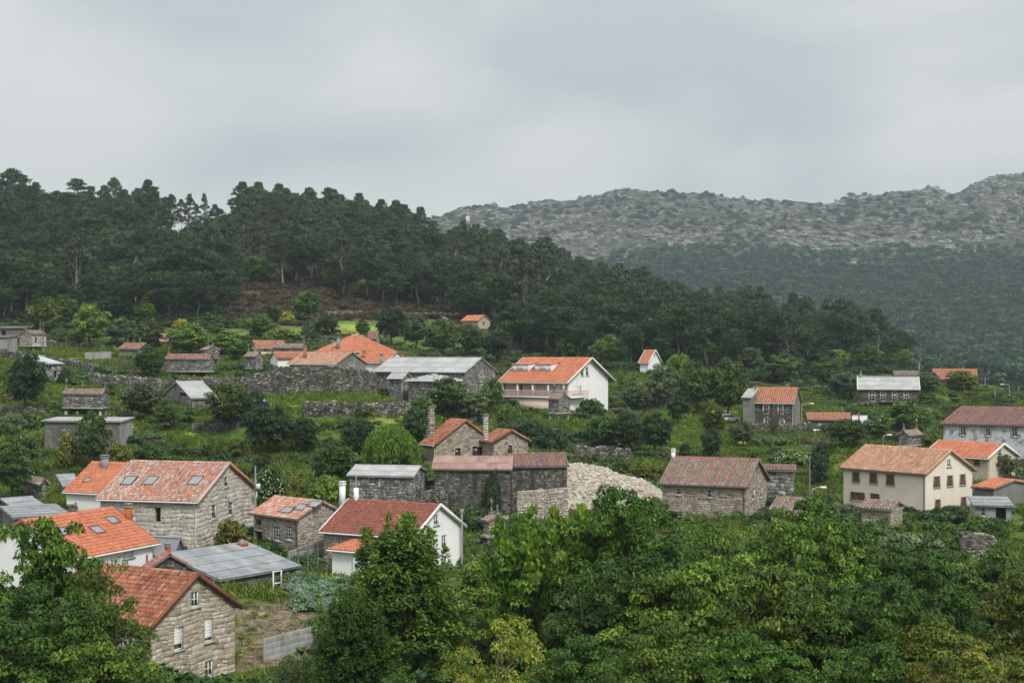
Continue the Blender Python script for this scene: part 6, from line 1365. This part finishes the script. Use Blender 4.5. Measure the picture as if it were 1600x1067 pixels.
S2, wn, hn = src('shrub', 'leaf_far', 'bark', 580, 2)
n = 2600; px_ = 620+rw.random(n)*1060; dd_ = 1480+rw.random(n)*760; X_ = (px_-CX)/F*dd_; Z_ = ground_z(X_, dd_); py_ = HY-(Z_-CZ)*F/dd_; dn = fbm(X_/90, dd_/90, 4, 91)
k_ = (py_ < forest_line(px_)+6) & (dn < 0.50); s_ = 0.7+1.4*rw.random(n)**2
scatter('mountain_scrub', np.column_stack([X_, dd_, Z_])[k_], np.stack([s_*1.4, s_*1.4, s_*1.2], 1)[k_], S2)
# ground cover
HB = [(h['x'], h['D'], h['a'], h['L'], h['W']) for h in H]
def inside(x, y, m=0.6):
    r = np.zeros(len(x), bool)
    for (hx, hy, a, L, W) in HB:
        dx, dy = x-hx, y-hy; lx = dx*math.cos(a)-dy*math.sin(a); ly = dx*math.sin(a)+dy*math.cos(a); r |= (lx > -L-m) & (lx < m) & (ly > -m) & (ly < W+m)
    return r
def cover(name, kind, leaf, n, d0, d1, smin, smax, cond, seed, sv=1.0, m=0.6):
    r = np.random.default_rng(seed); px = -60+r.random(n)*1720; D = np.sqrt(d0**2+(d1**2-d0**2)*r.random(n)); x = (px-CX)/F*D; z = ground_z(x, D); py = HY-(z-CZ)*F/D
    nz_ = fbm(x/9, D/9, 4, seed); k = cond(px, py, D, nz_) & ~inside(x, D, m); s = smin+(smax-smin)*r.random(n)**2; S_, wn, hn = src(kind, leaf, 'bark', seed*7, 3)
    print(name, k.sum()); return scatter(name, np.column_stack([x, D, z-0.03])[k], np.stack([s, s, s*sv], 1)[k], S_, tilt=0.15)
meadow = lambda px, py: ((px > 5) & (px < 182) & (py > 540) & (py < 574)) | ((px > 405) & (px < 610) & (py > 615) & (py < 641)) | ((px > 560) & (px < 700) & (py > 650) & (py < 665)) | ((px > 1000) & (px < 1150) & (py > 645) & (py < 710)) | ((px > 250) & (px < 330) & (py > 670) & (py < 700)) | ((px > 500) & (px < 600) & (py > 508) & (py < 522))
dirt = lambda px, py, D: (px > 360) & (px < 525) & (py > 942) & (py < 1045) & (D < 113)
cover('grass', 'tuft', 'leaf_grass', 42000, 78, 300, 0.9, 1.9, lambda px, py, D, n: (~dirt(px, py, D)) & ((n > 0.30) | meadow(px, py)), 611)
cover('field_weeds', 'tuft', 'leaf_grass', 1800, 78, 113, 0.35, 0.8, lambda px, py, D, n: dirt(px, py, D) & (n > 0.56), 612)
M['leaf_straw'] = leafmat('dry_straw', (0.12,0.10,0.055), (0.24,0.20,0.115), (0.36,0.31,0.19), 0.15, 0.02)
cover('field_straw', 'tuft', 'leaf_straw', 22000, 78, 113, 0.3, 0.7, lambda px, py, D, n: dirt(px, py, D) & (n < 0.6), 622, 0.4)
cover('brambles', 'bramble', 'leaf_mid', 6500, 112, 330, 0.6, 1.6, lambda px, py, D, n: (n > 0.53) & ~meadow(px, py), 613)
cover('dark_brambles', 'bramble', 'leaf_dark', 3800, 112, 330, 0.7, 1.9, lambda px, py, D, n: (n > 0.58) & ~meadow(px, py), 614)
cover('pale_brush', 'bramble', 'leaf_greygreen', 5000, 118, 320, 0.7, 1.7, lambda px, py, D, n: (n > 0.55) & ~meadow(px, py), 615)
cover('bracken', 'bramble', 'leaf_bracken', 9000, 290, 430, 0.8, 1.9, lambda px, py, D, n: (py > 425) & (py < 500) & (px > 340) & (px < 770), 616)
cover('brown_brush', 'bramble', 'leaf_bracken', 1800, 150, 330, 0.6, 1.4, lambda px, py, D, n: (n < 0.42) & ~meadow(px, py), 617)
cover('wood_floor', 'bramble', 'leaf_dark', 12000, 262, 420, 0.9, 2.3, lambda px, py, D, n: (py < low_line(px)+5) & (n > 0.40) & ~((py > 425) & (px > 340) & (px < 770)), 629)
cover('kale_garden', 'bramble', 'leaf_kale', 5200, 100, 122, 0.45, 0.9, lambda px, py, D, n: (px > 462) & (px < 548) & (py > 905) & (py < 956), 618)
cover('undergrowth', 'bramble', 'leaf_fgdark', 9000, 40, 100, 0.9, 2.2, lambda px, py, D, n: ((px > 540) | (px < 245) | ((py > 1050) & (D < 78))), 619, m=1.2)
# haze
hz = MB(); hz.box((50, 1420, 172), (4700, 2960, 336)); ho = hz.obj('haze', [], None)
hm = bpy.data.materials.new('haze_air'); hm.use_nodes = True; nt = hm.node_tree; nt.nodes.remove(nt.nodes['Principled BSDF']); pv = N(nt, 'ShaderNodeVolumePrincipled'); pv.inputs['Color'].default_value = (0.74, 0.88, 0.96, 1); pv.inputs['Density'].default_value = HAZE; pv.inputs['Anisotropy'].default_value = 0.2
nt.links.new(pv.outputs[0], nt.nodes['Material Output'].inputs['Volume']); ho.data.materials.append(hm); ho['kind'] = 'stuff'
